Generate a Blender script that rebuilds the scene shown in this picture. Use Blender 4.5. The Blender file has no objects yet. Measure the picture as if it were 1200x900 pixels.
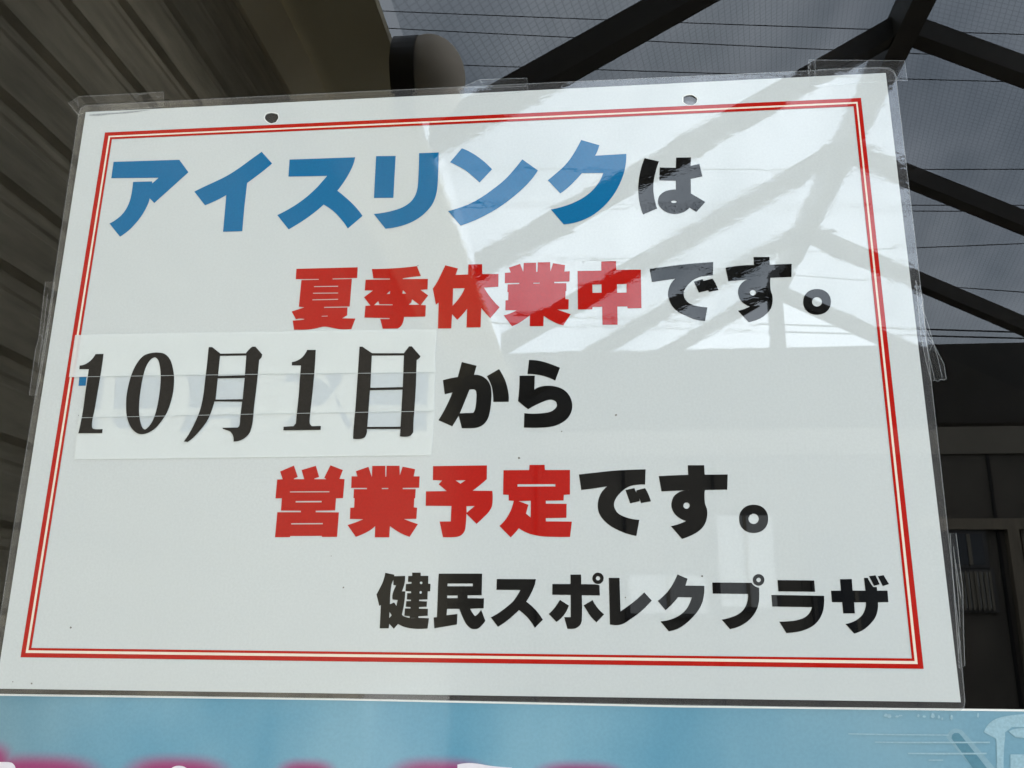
import bpy, bmesh, math, random
from mathutils import Vector, Matrix
from mathutils.geometry import tessellate_polygon

# ------------------------------------------------------------------ scene basics
S = bpy.context.scene
COL = S.collection
R = math.radians
SIGN_Z = 1.55                       # height of the centre of the notice above the pavement
CAM_REL = (0.064890,-0.410709,-0.127115)
CAM_ROT = [[0.9952854, 0.0182242, 0.0952622], [0.0966029, -0.2738964, -0.9568953], [0.0086533, 0.9615865, -0.2743656]]
FOCAL_PX = 1068.0
WIRES = [(10.682, 8.541), (10.366, 8.032), (9.627, 7.783), (7.52, 6.628), (6.901, 6.042), (6.841, 5.914), (5.657, 5.815), (6.371, 4.099), (4.941, 3.855), (5.112, 3.894)]

# camera -----------------------------------------------------------
cd = bpy.data.cameras.new('camera')
cam = bpy.data.objects.new('camera', cd)
COL.objects.link(cam)
cam.matrix_world = Matrix.Translation(Vector(CAM_REL) + Vector((0, 0, SIGN_Z))) @ Matrix(CAM_ROT).to_4x4()
cd.sensor_fit = 'HORIZONTAL'
cd.sensor_width = 36.0
cd.lens = FOCAL_PX / 1200.0 * 36.0
cd.clip_start = 0.02
cd.clip_end = 500.0
S.camera = cam

# sky and sun --------------------------------------------------------
SUN_EL, SUN_ROT = R(42), R(78)      # hazy sun from the right, just behind the plane of the window
W = bpy.data.worlds.new('World')
S.world = W
W.use_nodes = True
wn, wl = W.node_tree.nodes, W.node_tree.links
bg = wn['Background']
bg.inputs['Strength'].default_value = 0.13
sky = wn.new('ShaderNodeTexSky')
sky.sky_type = 'NISHITA'
sky.sun_disc = False
sky.sun_elevation = SUN_EL
sky.sun_rotation = SUN_ROT
wtc = wn.new('ShaderNodeTexCoord')
wnz = wn.new('ShaderNodeTexNoise')
wnz.inputs['Scale'].default_value = 2.6
wnz.inputs['Detail'].default_value = 5.0
wnz.inputs['Roughness'].default_value = 0.55
wrp = wn.new('ShaderNodeValToRGB')
wrp.color_ramp.elements[0].position = 0.32
wrp.color_ramp.elements[0].color = (0.55, 0.55, 0.55, 1)
wrp.color_ramp.elements[1].position = 0.68
wrp.color_ramp.elements[1].color = (0.9, 0.9, 0.9, 1)
wmx = wn.new('ShaderNodeMix')
wmx.data_type = 'RGBA'
wmx.inputs[7].default_value = (7.2, 7.9, 8.6, 1)      # cloud layer
wl.new(wtc.outputs['Generated'], wnz.inputs['Vector'])
wl.new(wnz.outputs['Fac'], wrp.inputs['Fac'])
wl.new(wrp.outputs['Color'], wmx.inputs[0])
wl.new(sky.outputs['Color'], wmx.inputs[6])
wl.new(wmx.outputs[2], bg.inputs['Color'])

sl = bpy.data.lights.new('sun', 'SUN')
sl.energy = 1.3
sl.angle = R(14)
sl.color = (1.0, 0.95, 0.88)
so = bpy.data.objects.new('sun', sl)
COL.objects.link(so)
sdir = Vector((math.sin(SUN_ROT) * math.cos(SUN_EL), math.cos(SUN_ROT) * math.cos(SUN_EL), math.sin(SUN_EL)))
so.rotation_euler = sdir.to_track_quat('Z', 'Y').to_euler()
so.location = sdir * 40

S.view_settings.view_transform = 'Standard'
S.view_settings.look = 'None'
S.view_settings.exposure = 1.97
S.view_settings.gamma = 1.0
S.cycles.use_denoising = True
S.cycles.denoising_prefilter = 'ACCURATE'
S.cycles.use_adaptive_sampling = False
S.cycles.max_bounces = 12
S.cycles.transparent_max_bounces = 24
S.cycles.sample_clamp_indirect = 8.0

# ------------------------------------------------------------------ node helpers
def new_mat(name):
    m = bpy.data.materials.new(name)
    m.use_nodes = True
    nt = m.node_tree
    return m, nt, nt.nodes['Principled BSDF'], nt.nodes['Material Output']

def pos(nt):
    return nt.nodes.new('ShaderNodeNewGeometry').outputs['Position']

def mapped(nt, scale=(1, 1, 1), loc=(0, 0, 0), rot=(0, 0, 0)):
    m = nt.nodes.new('ShaderNodeMapping')
    m.inputs['Scale'].default_value = scale
    m.inputs['Location'].default_value = loc
    m.inputs['Rotation'].default_value = rot
    nt.links.new(pos(nt), m.inputs['Vector'])
    return m.outputs['Vector']

def noise(nt, vec, scale, detail=3.0, rough=0.5, dist=0.0):
    n = nt.nodes.new('ShaderNodeTexNoise')
    n.inputs['Scale'].default_value = scale
    n.inputs['Detail'].default_value = detail
    n.inputs['Roughness'].default_value = rough
    n.inputs['Distortion'].default_value = dist
    nt.links.new(vec, n.inputs['Vector'])
    return n.outputs['Fac']

def math_(nt, op, a, b=None, clamp=False):
    n = nt.nodes.new('ShaderNodeMath')
    n.operation = op
    n.use_clamp = clamp
    for i, v in enumerate((a, b)):
        if v is None:
            continue
        if isinstance(v, (int, float)):
            n.inputs[i].default_value = v
        else:
            nt.links.new(v, n.inputs[i])
    return n.outputs[0]

def maprange(nt, v, a, b, c=0.0, d=1.0, smooth=False):
    n = nt.nodes.new('ShaderNodeMapRange')
    n.interpolation_type = 'SMOOTHSTEP' if smooth else 'LINEAR'
    nt.links.new(v, n.inputs[0])
    for i, x in enumerate((a, b, c, d)):
        n.inputs[i + 1].default_value = x
    return n.outputs[0]

def mix_col(nt, fac, a, b):
    n = nt.nodes.new('ShaderNodeMix')
    n.data_type = 'RGBA'
    for i, v in ((0, fac), (6, a), (7, b)):
        if isinstance(v, (int, float)):
            n.inputs[i].default_value = v
        elif isinstance(v, tuple):
            n.inputs[i].default_value = v if len(v) == 4 else (*v, 1)
        else:
            nt.links.new(v, n.inputs[i])
    return n.outputs[2]

def film_bump(nt, amount=1.0):
    """ripples of the laminating film: patches where it has lifted, calm in between"""
    v = mapped(nt, scale=(0.55, 1, 1.0), rot=(0, R(-14), 0))
    fine = noise(nt, v, 430, 2.0, 0.5, 0.8)
    mid = noise(nt, v, 75, 2.0, 0.5, 0.3)
    mask = maprange(nt, noise(nt, v, 26, 3.0, 0.55), 0.45, 0.52, 0.0, 1.0, True)
    hz = nt.nodes.new('ShaderNodeSeparateXYZ')
    nt.links.new(pos(nt), hz.inputs[0])
    mask = math_(nt, 'MULTIPLY', mask, maprange(nt, hz.outputs['Z'], SIGN_Z - 0.01, SIGN_Z + 0.05, 0.12, 1.0, True))   # the film has come loose in the upper half
    big = noise(nt, mapped(nt), 7, 1.0, 0.4)
    h = math_(nt, 'MULTIPLY', math_(nt, 'ADD', math_(nt, 'MULTIPLY', fine, 0.42), math_(nt, 'MULTIPLY', mid, 0.14)), mask)
    h = math_(nt, 'ADD', h, math_(nt, 'MULTIPLY', big, 1.2))
    b = nt.nodes.new('ShaderNodeBump')
    b.inputs['Strength'].default_value = 1.0
    b.inputs['Distance'].default_value = 0.000020 * amount
    nt.links.new(h, b.inputs['Height'])
    return b.outputs['Normal']

def film_mat(name, col, grain=0.05, amount=1.0, coat_ior=1.62, dirt=False, through=0.0):
    """ink or paper seen under clear glossy film"""
    m, nt, p, out = new_mat(name)
    v = mapped(nt)
    g = noise(nt, v, 900, 3.0, 0.6)
    c2 = tuple(x * (1 - grain) for x in col)
    c = mix_col(nt, maprange(nt, g, 0.35, 0.65), c2, col)
    if dirt:
        d = maprange(nt, noise(nt, mapped(nt, scale=(0.5, 1, 1)), 38, 4.0, 0.65), 0.6, 0.8, 0.0, 0.22, True)
        low = nt.nodes.new('ShaderNodeSeparateXYZ')
        nt.links.new(pos(nt), low.inputs[0])
        edge = maprange(nt, low.outputs['Z'], SIGN_Z - 0.148, SIGN_Z - 0.125, 1.0, 0.12, True)
        c = mix_col(nt, math_(nt, 'MULTIPLY', d, edge), c, (0.42, 0.40, 0.35))
        sm = maprange(nt, noise(nt, v, 9, 2.0, 0.5), 0.35, 0.7, 0.0, 1.0, True)
        c = mix_col(nt, math_(nt, 'MULTIPLY', sm, 0.35), c, tuple(x * 0.94 for x in col))
    nt.links.new(c, p.inputs['Base Color'])
    p.inputs['Roughness'].default_value = 0.7
    p.inputs['Specular IOR Level'].default_value = 0.0
    p.inputs['Coat Weight'].default_value = 1.0
    # the film is pressed tight, with the paper's tooth in it, on the left; slick on the right and along the top
    xy = nt.nodes.new('ShaderNodeSeparateXYZ')
    nt.links.new(pos(nt), xy.inputs[0])
    edge_x = maprange(nt, xy.outputs['Z'], SIGN_Z - 0.01, SIGN_Z + 0.04, 0.035, -0.050, True)
    nt.links.new(maprange(nt, math_(nt, 'SUBTRACT', xy.outputs['X'], edge_x), -0.03, 0.012, 0.10, 0.012, True), p.inputs['Coat Roughness'])
    nt.links.new(maprange(nt, math_(nt, 'SUBTRACT', xy.outputs['X'], edge_x), -0.03, 0.012, 0.72, 1.0, True), p.inputs['Coat Weight'])
    p.inputs['Coat IOR'].default_value = coat_ior
    nt.links.new(film_bump(nt, amount), p.inputs['Coat Normal'])
    if through:
        tr = nt.nodes.new('ShaderNodeBsdfTransparent')
        mx = nt.nodes.new('ShaderNodeMixShader')
        mx.inputs[0].default_value = through
        nt.links.new(p.outputs[0], mx.inputs[1])
        nt.links.new(tr.outputs[0], mx.inputs[2])
        nt.links.new(mx.outputs[0], out.inputs[0])
    return m

def clear_mat(name, ior, haze=0.0, haze_col=(0.8, 0.8, 0.8), rough=0.0, bump=0.0, tint=(1, 1, 1), bump_scale=150):
    """clear sheet: Fresnel reflection on its front over plain transparency, a little milky if haze > 0"""
    m, nt, p, out = new_mat(name)
    tr = nt.nodes.new('ShaderNodeBsdfTransparent')
    tr.inputs[0].default_value = (*tint, 1)
    df = nt.nodes.new('ShaderNodeBsdfDiffuse')
    df.inputs[0].default_value = (*haze_col, 1)
    mh = nt.nodes.new('ShaderNodeMixShader')
    mh.inputs[0].default_value = haze
    nt.links.new(tr.outputs[0], mh.inputs[1])
    nt.links.new(df.outputs[0], mh.inputs[2])
    gl = nt.nodes.new('ShaderNodeBsdfGlossy')
    gl.inputs['Roughness'].default_value = rough
    fr = nt.nodes.new('ShaderNodeFresnel')
    fr.inputs['IOR'].default_value = ior
    if bump:
        b = nt.nodes.new('ShaderNodeBump')
        b.inputs['Distance'].default_value = bump
        nt.links.new(noise(nt, mapped(nt), bump_scale, 2.0, 0.5), b.inputs['Height'])
        nt.links.new(b.outputs[0], gl.inputs['Normal'])
    geo = nt.nodes.new('ShaderNodeNewGeometry')
    fac = math_(nt, 'MULTIPLY', fr.outputs[0], math_(nt, 'SUBTRACT', 1.0, geo.outputs['Backfacing']))
    mx = nt.nodes.new('ShaderNodeMixShader')
    nt.links.new(fac, mx.inputs[0])
    nt.links.new(mh.outputs[0], mx.inputs[1])
    nt.links.new(gl.outputs[0], mx.inputs[2])
    nt.links.new(mx.outputs[0], out.inputs[0])
    return m

def plain_mat(name, col, rough=0.7, var=0.2, scale=6.0, stretch=(1, 1, 1), detail=4.0):
    m, nt, p, out = new_mat(name)
    n = maprange(nt, noise(nt, mapped(nt, scale=stretch), scale, detail, 0.6), 0.3, 0.7)
    nt.links.new(mix_col(nt, n, tuple(x * (1 - var) for x in col), tuple(min(1, x * (1 + var)) for x in col)), p.inputs['Base Color'])
    p.inputs['Roughness'].default_value = rough
    return m

# ------------------------------------------------------------------ mesh helpers
def tag(o, label=None, cat=None, group=None, kind=None):
    for k, v in (('label', label), ('category', cat), ('group', group), ('kind', kind)):
        if v:
            o[k] = v
    return o

def thing(name, label, cat, loc, group=None):
    o = bpy.data.objects.new(name, None)
    o.empty_display_size = 0.1
    o.location = loc
    COL.objects.link(o)
    return tag(o, label, cat, group)

def link(name, bm, mats, parent=None, origin=None, smooth=False):
    """bm holds world coordinates; origin (or the parent's location) becomes the object's origin"""
    base = Vector(parent.location) if parent is not None else Vector(origin or (0, 0, 0))
    if parent is not None and parent.parent is not None:
        base += Vector(parent.parent.location)
    bmesh.ops.translate(bm, verts=bm.verts, vec=-base)
    me = bpy.data.meshes.new(name)
    bm.to_mesh(me)
    bm.free()
    for m in (mats if isinstance(mats, (list, tuple)) else [mats]):
        me.materials.append(m)
    if smooth:
        for p in me.polygons:
            p.use_smooth = True
    o = bpy.data.objects.new(name, me)
    COL.objects.link(o)
    if parent is not None:
        o.parent = parent
    else:
        o.location = base
    return o

def rounded(pts, n=5, corner=32):
    """keep sharp corners, run a spline through the gentle bends"""
    k = len(pts)
    P = [Vector(p) for p in pts]
    sharp = []
    for i in range(k):
        a, b = P[i] - P[i - 1], P[(i + 1) % k] - P[i]
        sharp.append(a.length < 1e-9 or b.length < 1e-9 or a.angle(b) > R(corner))
    out = []
    for i in range(k):
        p0, p1 = P[i], P[(i + 1) % k]
        out.append(tuple(p0))
        if sharp[i] and sharp[(i + 1) % k]:
            continue
        L = (p1 - p0)
        def tan(j, a, b, c):
            if sharp[j]:
                return None
            d = (c - a).normalized()
            return d * L.length
        t0 = tan(i, P[i - 1], p0, p1)
        t1 = tan((i + 1) % k, p0, p1, P[(i + 2) % k])
        if t0 is None: t0 = 2 * L - t1 if (2 * L - t1).length < 2 * L.length else L
        if t1 is None: t1 = 2 * L - t0 if (2 * L - t0).length < 2 * L.length else L
        for s in range(1, n):
            u = s / n
            h00, h10, h01, h11 = 2*u**3-3*u**2+1, u**3-2*u**2+u, -2*u**3+3*u**2, u**3-u**2
            out.append(tuple(p0 * h00 + t0 * h10 + p1 * h01 + t1 * h11))
    return out

def sheet(bm, outer, holes=(), y=0.0, thick=0.0, smooth=True, mat=0, corner=32):
    """flat piece in the plane of the window; mm in the notice's own axes, front faces the street (-y)"""
    loops = [rounded(l, corner=corner) if smooth else list(l) for l in [outer, *holes]]
    flat = [p for l in loops for p in l]
    fr = [bm.verts.new((x / 1000, y, z / 1000 + SIGN_Z)) for x, z in flat]
    tris = tessellate_polygon([[Vector((x, z, 0)) for x, z in l] for l in loops])
    for a, b, c in tris:
        (ax, az), (bx, bz), (cx, cz) = flat[a], flat[b], flat[c]
        cr = (bx - ax) * (cz - az) - (bz - az) * (cx - ax)
        if abs(cr) < 1e-9:
            continue
        idx = (a, b, c) if cr > 0 else (a, c, b)
        try:
            f = bm.faces.new([fr[i] for i in idx])
            f.material_index = mat
        except ValueError:
            pass
    if thick:
        bk = [bm.verts.new((x / 1000, y + thick, z / 1000 + SIGN_Z)) for x, z in flat]
        s = 0
        for l in loops:
            n = len(l)
            area = sum(l[i][0] * l[(i + 1) % n][1] - l[(i + 1) % n][0] * l[i][1] for i in range(n))
            for i in range(n):
                j = (i + 1) % n
                q = [fr[s + i], fr[s + j], bk[s + j], bk[s + i]]
                if (area > 0) == (l is loops[0]):
                    q.reverse()
                f = bm.faces.new(q)
                f.material_index = mat
            s += n

def stroke(bm, pts, w, y=0.0, mat=0, closed=False):
    """a thin flat ribbon along a polyline"""
    n = len(pts)
    seq = [Vector(p) for p in pts]
    L, Rr = [], []
    for i, p in enumerate(seq):
        a = seq[i - 1] if (i > 0 or closed) else p
        b = seq[(i + 1) % n] if (i < n - 1 or closed) else p
        d = (b - a).normalized()
        o = Vector((-d.y, d.x)) * w / 2
        L.append(bm.verts.new(((p + o).x / 1000, y, (p + o).y / 1000 + SIGN_Z)))
        Rr.append(bm.verts.new(((p - o).x / 1000, y, (p - o).y / 1000 + SIGN_Z)))
    for i in range(n if closed else n - 1):
        j = (i + 1) % n
        f = bm.faces.new((Rr[i], Rr[j], L[j], L[i]))
        f.material_index = mat

def box(bm, x0, x1, y0, y1, z0, z1, mat=0):
    v = [bm.verts.new(c) for c in ((x0,y0,z0),(x1,y0,z0),(x1,y1,z0),(x0,y1,z0),(x0,y0,z1),(x1,y0,z1),(x1,y1,z1),(x0,y1,z1))]
    for q in ((3,2,1,0),(4,5,6,7),(0,1,5,4),(1,2,6,5),(2,3,7,6),(3,0,4,7)):
        bm.faces.new([v[i] for i in q]).material_index = mat

def slope_beam(bm, xa, za, xb, zb, y0, y1, h):
    """a beam from (xa,za) to (xb,zb), top edge on those points, h deep, between y0 and y1; ends cut plumb"""
    v = [bm.verts.new(c) for c in ((xa,y0,za-h),(xb,y0,zb-h),(xb,y1,zb-h),(xa,y1,za-h),(xa,y0,za),(xb,y0,zb),(xb,y1,zb),(xa,y1,za))]
    for q in ((3,2,1,0),(4,5,6,7),(0,1,5,4),(1,2,6,5),(2,3,7,6),(3,0,4,7)):
        bm.faces.new([v[i] for i in q])
    bmesh.ops.recalc_face_normals(bm, faces=bm.faces)

def tube(bm, pts, r, seg=6):
    rings = []
    for i, p in enumerate(pts):
        p = Vector(p)
        d = (Vector(pts[min(i + 1, len(pts) - 1)]) - Vector(pts[max(i - 1, 0)])).normalized()
        a = d.orthogonal().normalized() if i == 0 else (rings[-1][1] - d * rings[-1][1].dot(d)).normalized()
        b = d.cross(a)
        rings.append(([bm.verts.new(p + (a * math.cos(t) + b * math.sin(t)) * r) for t in [2 * math.pi * k / seg for k in range(seg)]], a))
    for (q, _), (s, _) in zip(rings, rings[1:]):
        for k in range(seg):
            bm.faces.new((q[k], q[(k + 1) % seg], s[(k + 1) % seg], s[k]))
    bm.faces.new(list(reversed(rings[0][0])))
    bm.faces.new(rings[-1][0])

# positions out in the street, measured from the lens: x to the right, d away from the window, h upward
CX, CY, CZ = CAM_REL[0], CAM_REL[1], CAM_REL[2] + SIGN_Z
def sx(x): return CX + x
def sy(d): return -(CY + d)
def sz(h): return CZ + h

# ------------------------------------------------------------------ materials
M = {}
M['paper'] = film_mat('laminated_paper', (0.625, 0.650, 0.634), 0.06, 1.0, 1.88, dirt=True)
M['blue'] = film_mat('blue_ink', (0.004, 0.150, 0.335), 0.10)
M['red'] = film_mat('red_ink', (0.47, 0.009, 0.005), 0.10)
M['black'] = film_mat('black_ink', (0.004, 0.004, 0.004), 0.2)
M['cream'] = film_mat('cream_ink', (0.86, 0.74, 0.60), 0.03)
M['label'] = film_mat('white_label_tape', (0.89, 0.92, 0.885), 0.02, 0.4, 1.5, through=0.36)
M['label_ink'] = film_mat('label_black_ink', (0.020, 0.018, 0.017), 0.2, 0.5, 1.45)
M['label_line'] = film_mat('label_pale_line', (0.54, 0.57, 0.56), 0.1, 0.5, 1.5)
M['film'] = clear_mat('clear_film', 1.9, 0.05, (0.75, 0.75, 0.78), 0.02, 0.00003)
M['tape'] = clear_mat('clear_tape', 1.45, 0.022, (0.8, 0.8, 0.8), 0.04, 0.00003, bump_scale=90)
M['tape_rim'] = clear_mat('tape_rim', 1.5, 0.20, (0.8, 0.82, 0.82), 0.1)
M['glass'] = clear_mat('window_glass', 1.70, 0.0, tint=(0.26, 0.28, 0.27))
M['grime'] = plain_mat('grime_grey', (0.16, 0.15, 0.13), 0.8, 0.3, 300)

# ------------------------------------------------------------------ ground
M['pavement'] = plain_mat('pavement_concrete', (0.48, 0.465, 0.43), 0.85, 0.18, 1.4)
M['asphalt'] = plain_mat('asphalt', (0.055, 0.055, 0.056), 0.9, 0.25, 3.0)
bm = bmesh.new(); box(bm, -80, 80, -120, 60, -0.6, -0.12)
tag(link('road', bm, M['asphalt'], origin=(0, -30, -0.6)), kind='structure')
bm = bmesh.new(); box(bm, -30, 30, -8.6, 0.25, -0.119, 0.0)
tag(link('pavement', bm, M['pavement'], origin=(0, -4, 0)), kind='structure')

# ------------------------------------------------------------------ the shop behind the glass
M['facade'] = plain_mat('facade_render', (0.34, 0.32, 0.28), 0.8, 0.12, 4)
M['room'] = plain_mat('dark_room', (0.045, 0.042, 0.040), 0.8, 0.2, 3)
M['alu'] = plain_mat('dark_window_frame', (0.06, 0.055, 0.05), 0.45, 0.15, 10)
WX0, WX1, WZ0, WZ1 = sx(-0.98), 2.6, 0.35, 2.75
shop = thing('shop_building', 'rendered shop front that holds the dark window behind the notice', 'building', (1.0, 0.1, 0))
bm = bmesh.new()
box(bm, sx(-1.3), WX0, 0.03, 0.25, 0, 5.2); box(bm, WX1, 7, 0.03, 0.25, 0, 5.2)
box(bm, WX0, WX1, 0.03, 0.25, 0, WZ0); box(bm, WX0, WX1, 0.03, 0.25, WZ1, 5.2)
link('wall', bm, M['facade'], shop)
bm = bmesh.new()
box(bm, sx(-1.3), 7, 3.8, 4.0, 0, 5.2); box(bm, sx(-1.5), sx(-1.3), 0.03, 4.0, 0, 5.2); box(bm, 7, 7.2, 0.03, 4.0, 0, 5.2)
box(bm, sx(-1.3), 7, 0.25, 3.8, 2.9, 3.1); box(bm, sx(-1.3), 7, 0.25, 3.8, 0.0, 0.05)
link('room_shell', bm, M['room'], shop)
bm = bmesh.new(); box(bm, sx(-1.5), 7.2, 0.03, 4.0, 5.2, 5.35)
link('roof', bm, M['facade'], shop)

win = thing('shop_window', 'large dark window pane reflecting the sky, canopy and siding', 'window', (0.8, 0.006, WZ0))
bm = bmesh.new(); box(bm, WX0, WX1, 0.0025, 0.0085, WZ0, WZ1)
link('glass_pane', bm, M['glass'], win)
bm = bmesh.new()
box(bm, WX0, WX1, -0.004, 0.05, WZ0 - 0.05, WZ0); box(bm, WX0, WX1, -0.004, 0.05, WZ1, WZ1 + 0.05)
box(bm, WX0 - 0.004, WX0 + 0.03, -0.003, 0.049, WZ0, WZ1); box(bm, WX1 - 0.03, WX1 + 0.004, -0.003, 0.049, WZ0, WZ1)
link('frame', bm, M['alu'], win)

# ------------------------------------------------------------------ the neighbouring wing with siding (left in the reflection)
M['siding'] = plain_mat('brown_siding', (0.45, 0.40, 0.295), 0.75, 0.28, 20, (1, 0.25, 1.6), 6)
M['trim'] = plain_mat('beige_trim', (0.86, 0.76, 0.55), 0.6, 0.08, 5)
M['soffit'] = plain_mat('brown_soffit', (0.74, 0.68, 0.50), 0.5, 0.06, 4)
wing = thing('siding_wing', 'brown wing wall with horizontal siding, at right angles to the window', 'wall', (sx(-1.1), -4, 0))
WEND = 6.1
M['plinth'] = plain_mat('pale_plinth', (0.62, 0.60, 0.55), 0.7, 0.1, 5)
bm = bmesh.new()
prof = []                                        # (x, height) up the wall, one lap every 142 mm
course = 0.142
h = -1.42
ztop = 1.755
k0 = int((h - 0.045) / course) - 1
while True:
    a = k0 * course + 0.045
    if a > ztop - 0.01: break
    for dx, dz in ((-1.008, 0.0), (-1.000, 0.006), (-1.000, 0.082), (-1.0045, 0.088), (-1.0045, 0.100), (-1.001, 0.106), (-1.001, 0.118), (-1.014, 0.122), (-1.014, 0.138)):
        if h <= a + dz <= ztop:
            prof.append((dx, a + dz))
    k0 += 1
vs = [[bm.verts.new((sx(x), sy(d), sz(z))) for x, z in prof] for d in (0.43, WEND)]
for i in range(len(prof) - 1):
    bm.faces.new((vs[0][i], vs[0][i + 1], vs[1][i + 1], vs[1][i]))
bmesh.ops.recalc_face_normals(bm, faces=bm.faces)
for f in bm.faces:
    if sum(f.normal.x for f in bm.faces) < 0:
        bmesh.ops.reverse_faces(bm, faces=bm.faces)
    break
link('siding', bm, M['siding'], wing)
bm = bmesh.new(); box(bm, sx(-1.3), sx(-1.025), sy(WEND), sy(0.43), 0, sz(2.4))
link('wall_core', bm, M['facade'], wing)
def along(bm, poly, d0, d1):
    """extrude an (x, height) outline along the wing"""
    a = [bm.verts.new((sx(x), sy(d0), sz(z))) for x, z in poly]
    b = [bm.verts.new((sx(x), sy(d1), sz(z))) for x, z in poly]
    n = len(poly)
    for i in range(n):
        bm.faces.new((a[i], a[(i + 1) % n], b[(i + 1) % n], b[i]))
    bm.faces.new(a); bm.faces.new(b)
    bmesh.ops.recalc_face_normals(bm, faces=bm.faces)
bm = bmesh.new(); along(bm, [(-1.03, 1.75), (-0.998, 1.75), (-0.932, 1.852), (-1.03, 1.852)], 0.43, WEND)
link('trim_board', bm, M['trim'], wing)
bm = bmesh.new()
along(bm, [(-0.94, 1.866), (-0.865, 1.850), (-0.865, 1.90), (-0.94, 1.90)], 0.43, WEND)
along(bm, [(-0.868, 1.838), (-0.615, 1.757), (-0.610, 1.775), (-0.868, 1.86)], 0.43, WEND)
link('soffit', bm, M['soffit'], wing)
bm = bmesh.new(); box(bm, sx(-1.02), sx(-0.985), sy(6.05), sy(3.85), 0.0, sz(-0.18))
link('plinth_panel', bm, M['plinth'], wing)

M['lamp'] = plain_mat('dark_lamp_housing', (0.055, 0.05, 0.045), 0.35, 0.15, 8)
M['lamp_face'] = plain_mat('grey_brown_lamp_cover', (0.66, 0.59, 0.49), 0.6, 0.06, 8)
lp = Vector((sx(-0.495), sy(2.36), sz(1.645)))
lamp = thing('canopy_lamp', 'dark rounded lamp fixed to the soffit edge, reflected above the notice', 'lamp', lp)
bm = bmesh.new()
bmesh.ops.create_uvsphere(bm, u_segments=32, v_segments=18, radius=0.128, matrix=Matrix.Translation(lp) @ Matrix.Diagonal((0.85, 0.9, 1.05, 1)))
link('cover', bm, M['lamp_face'], lamp, smooth=True)
bm = bmesh.new()
bmesh.ops.create_cone(bm, cap_ends=True, segments=32, radius1=0.126, radius2=0.126, depth=0.07, matrix=Matrix.Translation(lp + Vector((-0.06, 0, 0.0))) @ Matrix.Rotation(R(90), 4, 'Y'))
link('mount', bm, M['lamp'], lamp)

# ------------------------------------------------------------------ glazed canopy
M['steel'] = plain_mat('dark_brown_steel', (0.058, 0.050, 0.038), 0.5, 0.25, 7)
def wired_glass():
    m, nt, p, out = new_mat('wired_glass')
    sp = nt.nodes.new('ShaderNodeSeparateXYZ')
    nt.links.new(pos(nt), sp.inputs[0])
    def lines(v, pitch, w):
        fr = math_(nt, 'FRACT', math_(nt, 'MULTIPLY', v, 1.0 / pitch))
        return maprange(nt, math_(nt, 'ABSOLUTE', math_(nt, 'SUBTRACT', fr, 0.5)), 0.5 - w, 0.5 - w * 0.5, 0.0, 1.0)
    u = math_(nt, 'ADD', sp.outputs['X'], math_(nt, 'MULTIPLY', sp.outputs['Y'], 0.18))
    w = math_(nt, 'SUBTRACT', sp.outputs['Y'], math_(nt, 'MULTIPLY', sp.outputs['X'], 0.18))
    g = math_(nt, 'MAXIMUM', lines(u, 0.024, 0.10), lines(w, 0.030, 0.10))
    cl = maprange(nt, noise(nt, mapped(nt, scale=(1.6, 0.55, 1)), 1.1, 3.0, 0.55), 0.34, 0.66, 0.0, 1.0)
    c = mix_col(nt, cl, (0.60, 0.635, 0.66), (0.93, 0.94, 0.95))
    dk = nt.nodes.new('ShaderNodeMix')
    dk.data_type = 'RGBA'
    dk.blend_type = 'MULTIPLY'
    nt.links.new(math_(nt, 'MULTIPLY', g, 0.24), dk.inputs[0])
    nt.links.new(c, dk.inputs[6])
    dk.inputs[7].default_value = (0.1, 0.1, 0.1, 1)
    c = dk.outputs[2]
    tr = nt.nodes.new('ShaderNodeBsdfTransparent')
    nt.links.new(c, tr.inputs[0])
    nt.links.new(tr.outputs[0], out.inputs[0])
    return m
M['wired'] = wired_glass()
RX, RZ, SLOPE_L, SLOPE_R = 1.53, 3.04, 0.585, 0.535
EL, ER = -0.585, 3.70
zl = lambda x: RZ - (RX - x) * SLOPE_L
zr = lambda x: RZ - (x - RX) * SLOPE_R
can = thing('glass_canopy', 'gabled wired glass canopy on dark steel rafters, reflected in the window', 'canopy', (sx(RX), sy(4), 0))
RAFT = (2.82, 4.0, 5.18, 6.36, 7.54)
for d in RAFT:
    for xe, ze in ((EL, zl(EL)), (ER, zr(ER))):
        s = -1 if xe < RX else 1
        bm = bmesh.new()
        x0 = RX + s * 0.055
        slope_beam(bm, sx(x0), sz((zl if s < 0 else zr)(x0)), sx(xe), sz(ze), sy(d + 0.10), sy(d), 0.115)
        link('rafter', bm, M['steel'], can)
bm = bmesh.new(); box(bm, sx(RX - 0.055), sx(RX + 0.055), sy(7.64), sy(0.45), sz(RZ - 0.16), sz(RZ))
link('ridge_beam', bm, M['steel'], can)
bm = bmesh.new(); box(bm, sx(RX - 0.06), sx(RX + 0.06), sy(7.63), sy(7.55), sz(2.44), sz(RZ - 0.162))
link('king_post', bm, M['steel'], can)
bm = bmesh.new(); box(bm, sx(-2.6), sx(ER), sy(7.66), sy(7.53), sz(1.76), sz(2.438))
link('front_fascia', bm, M['steel'], can)
bm = bmesh.new(); box(bm, sx(ER + 0.002), sx(ER + 0.12), sy(7.66), sy(0.45), sz(zr(ER) - 0.15), sz(zr(ER)))
link('eaves_beam', bm, M['steel'], can)
bm = bmesh.new(); box(bm, sx(-2.56), sx(-2.44), sy(7.65), sy(7.54), 0.0, sz(1.758))
link('post', bm, M['steel'], can)
for d in (0.55, 7.6):
    bm = bmesh.new(); box(bm, sx(ER + 0.004), sx(ER + 0.116), sy(d + 0.055), sy(d - 0.055), 0.0, sz(zr(ER) - 0.152))
    link('post', bm, M['steel'], can)
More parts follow.
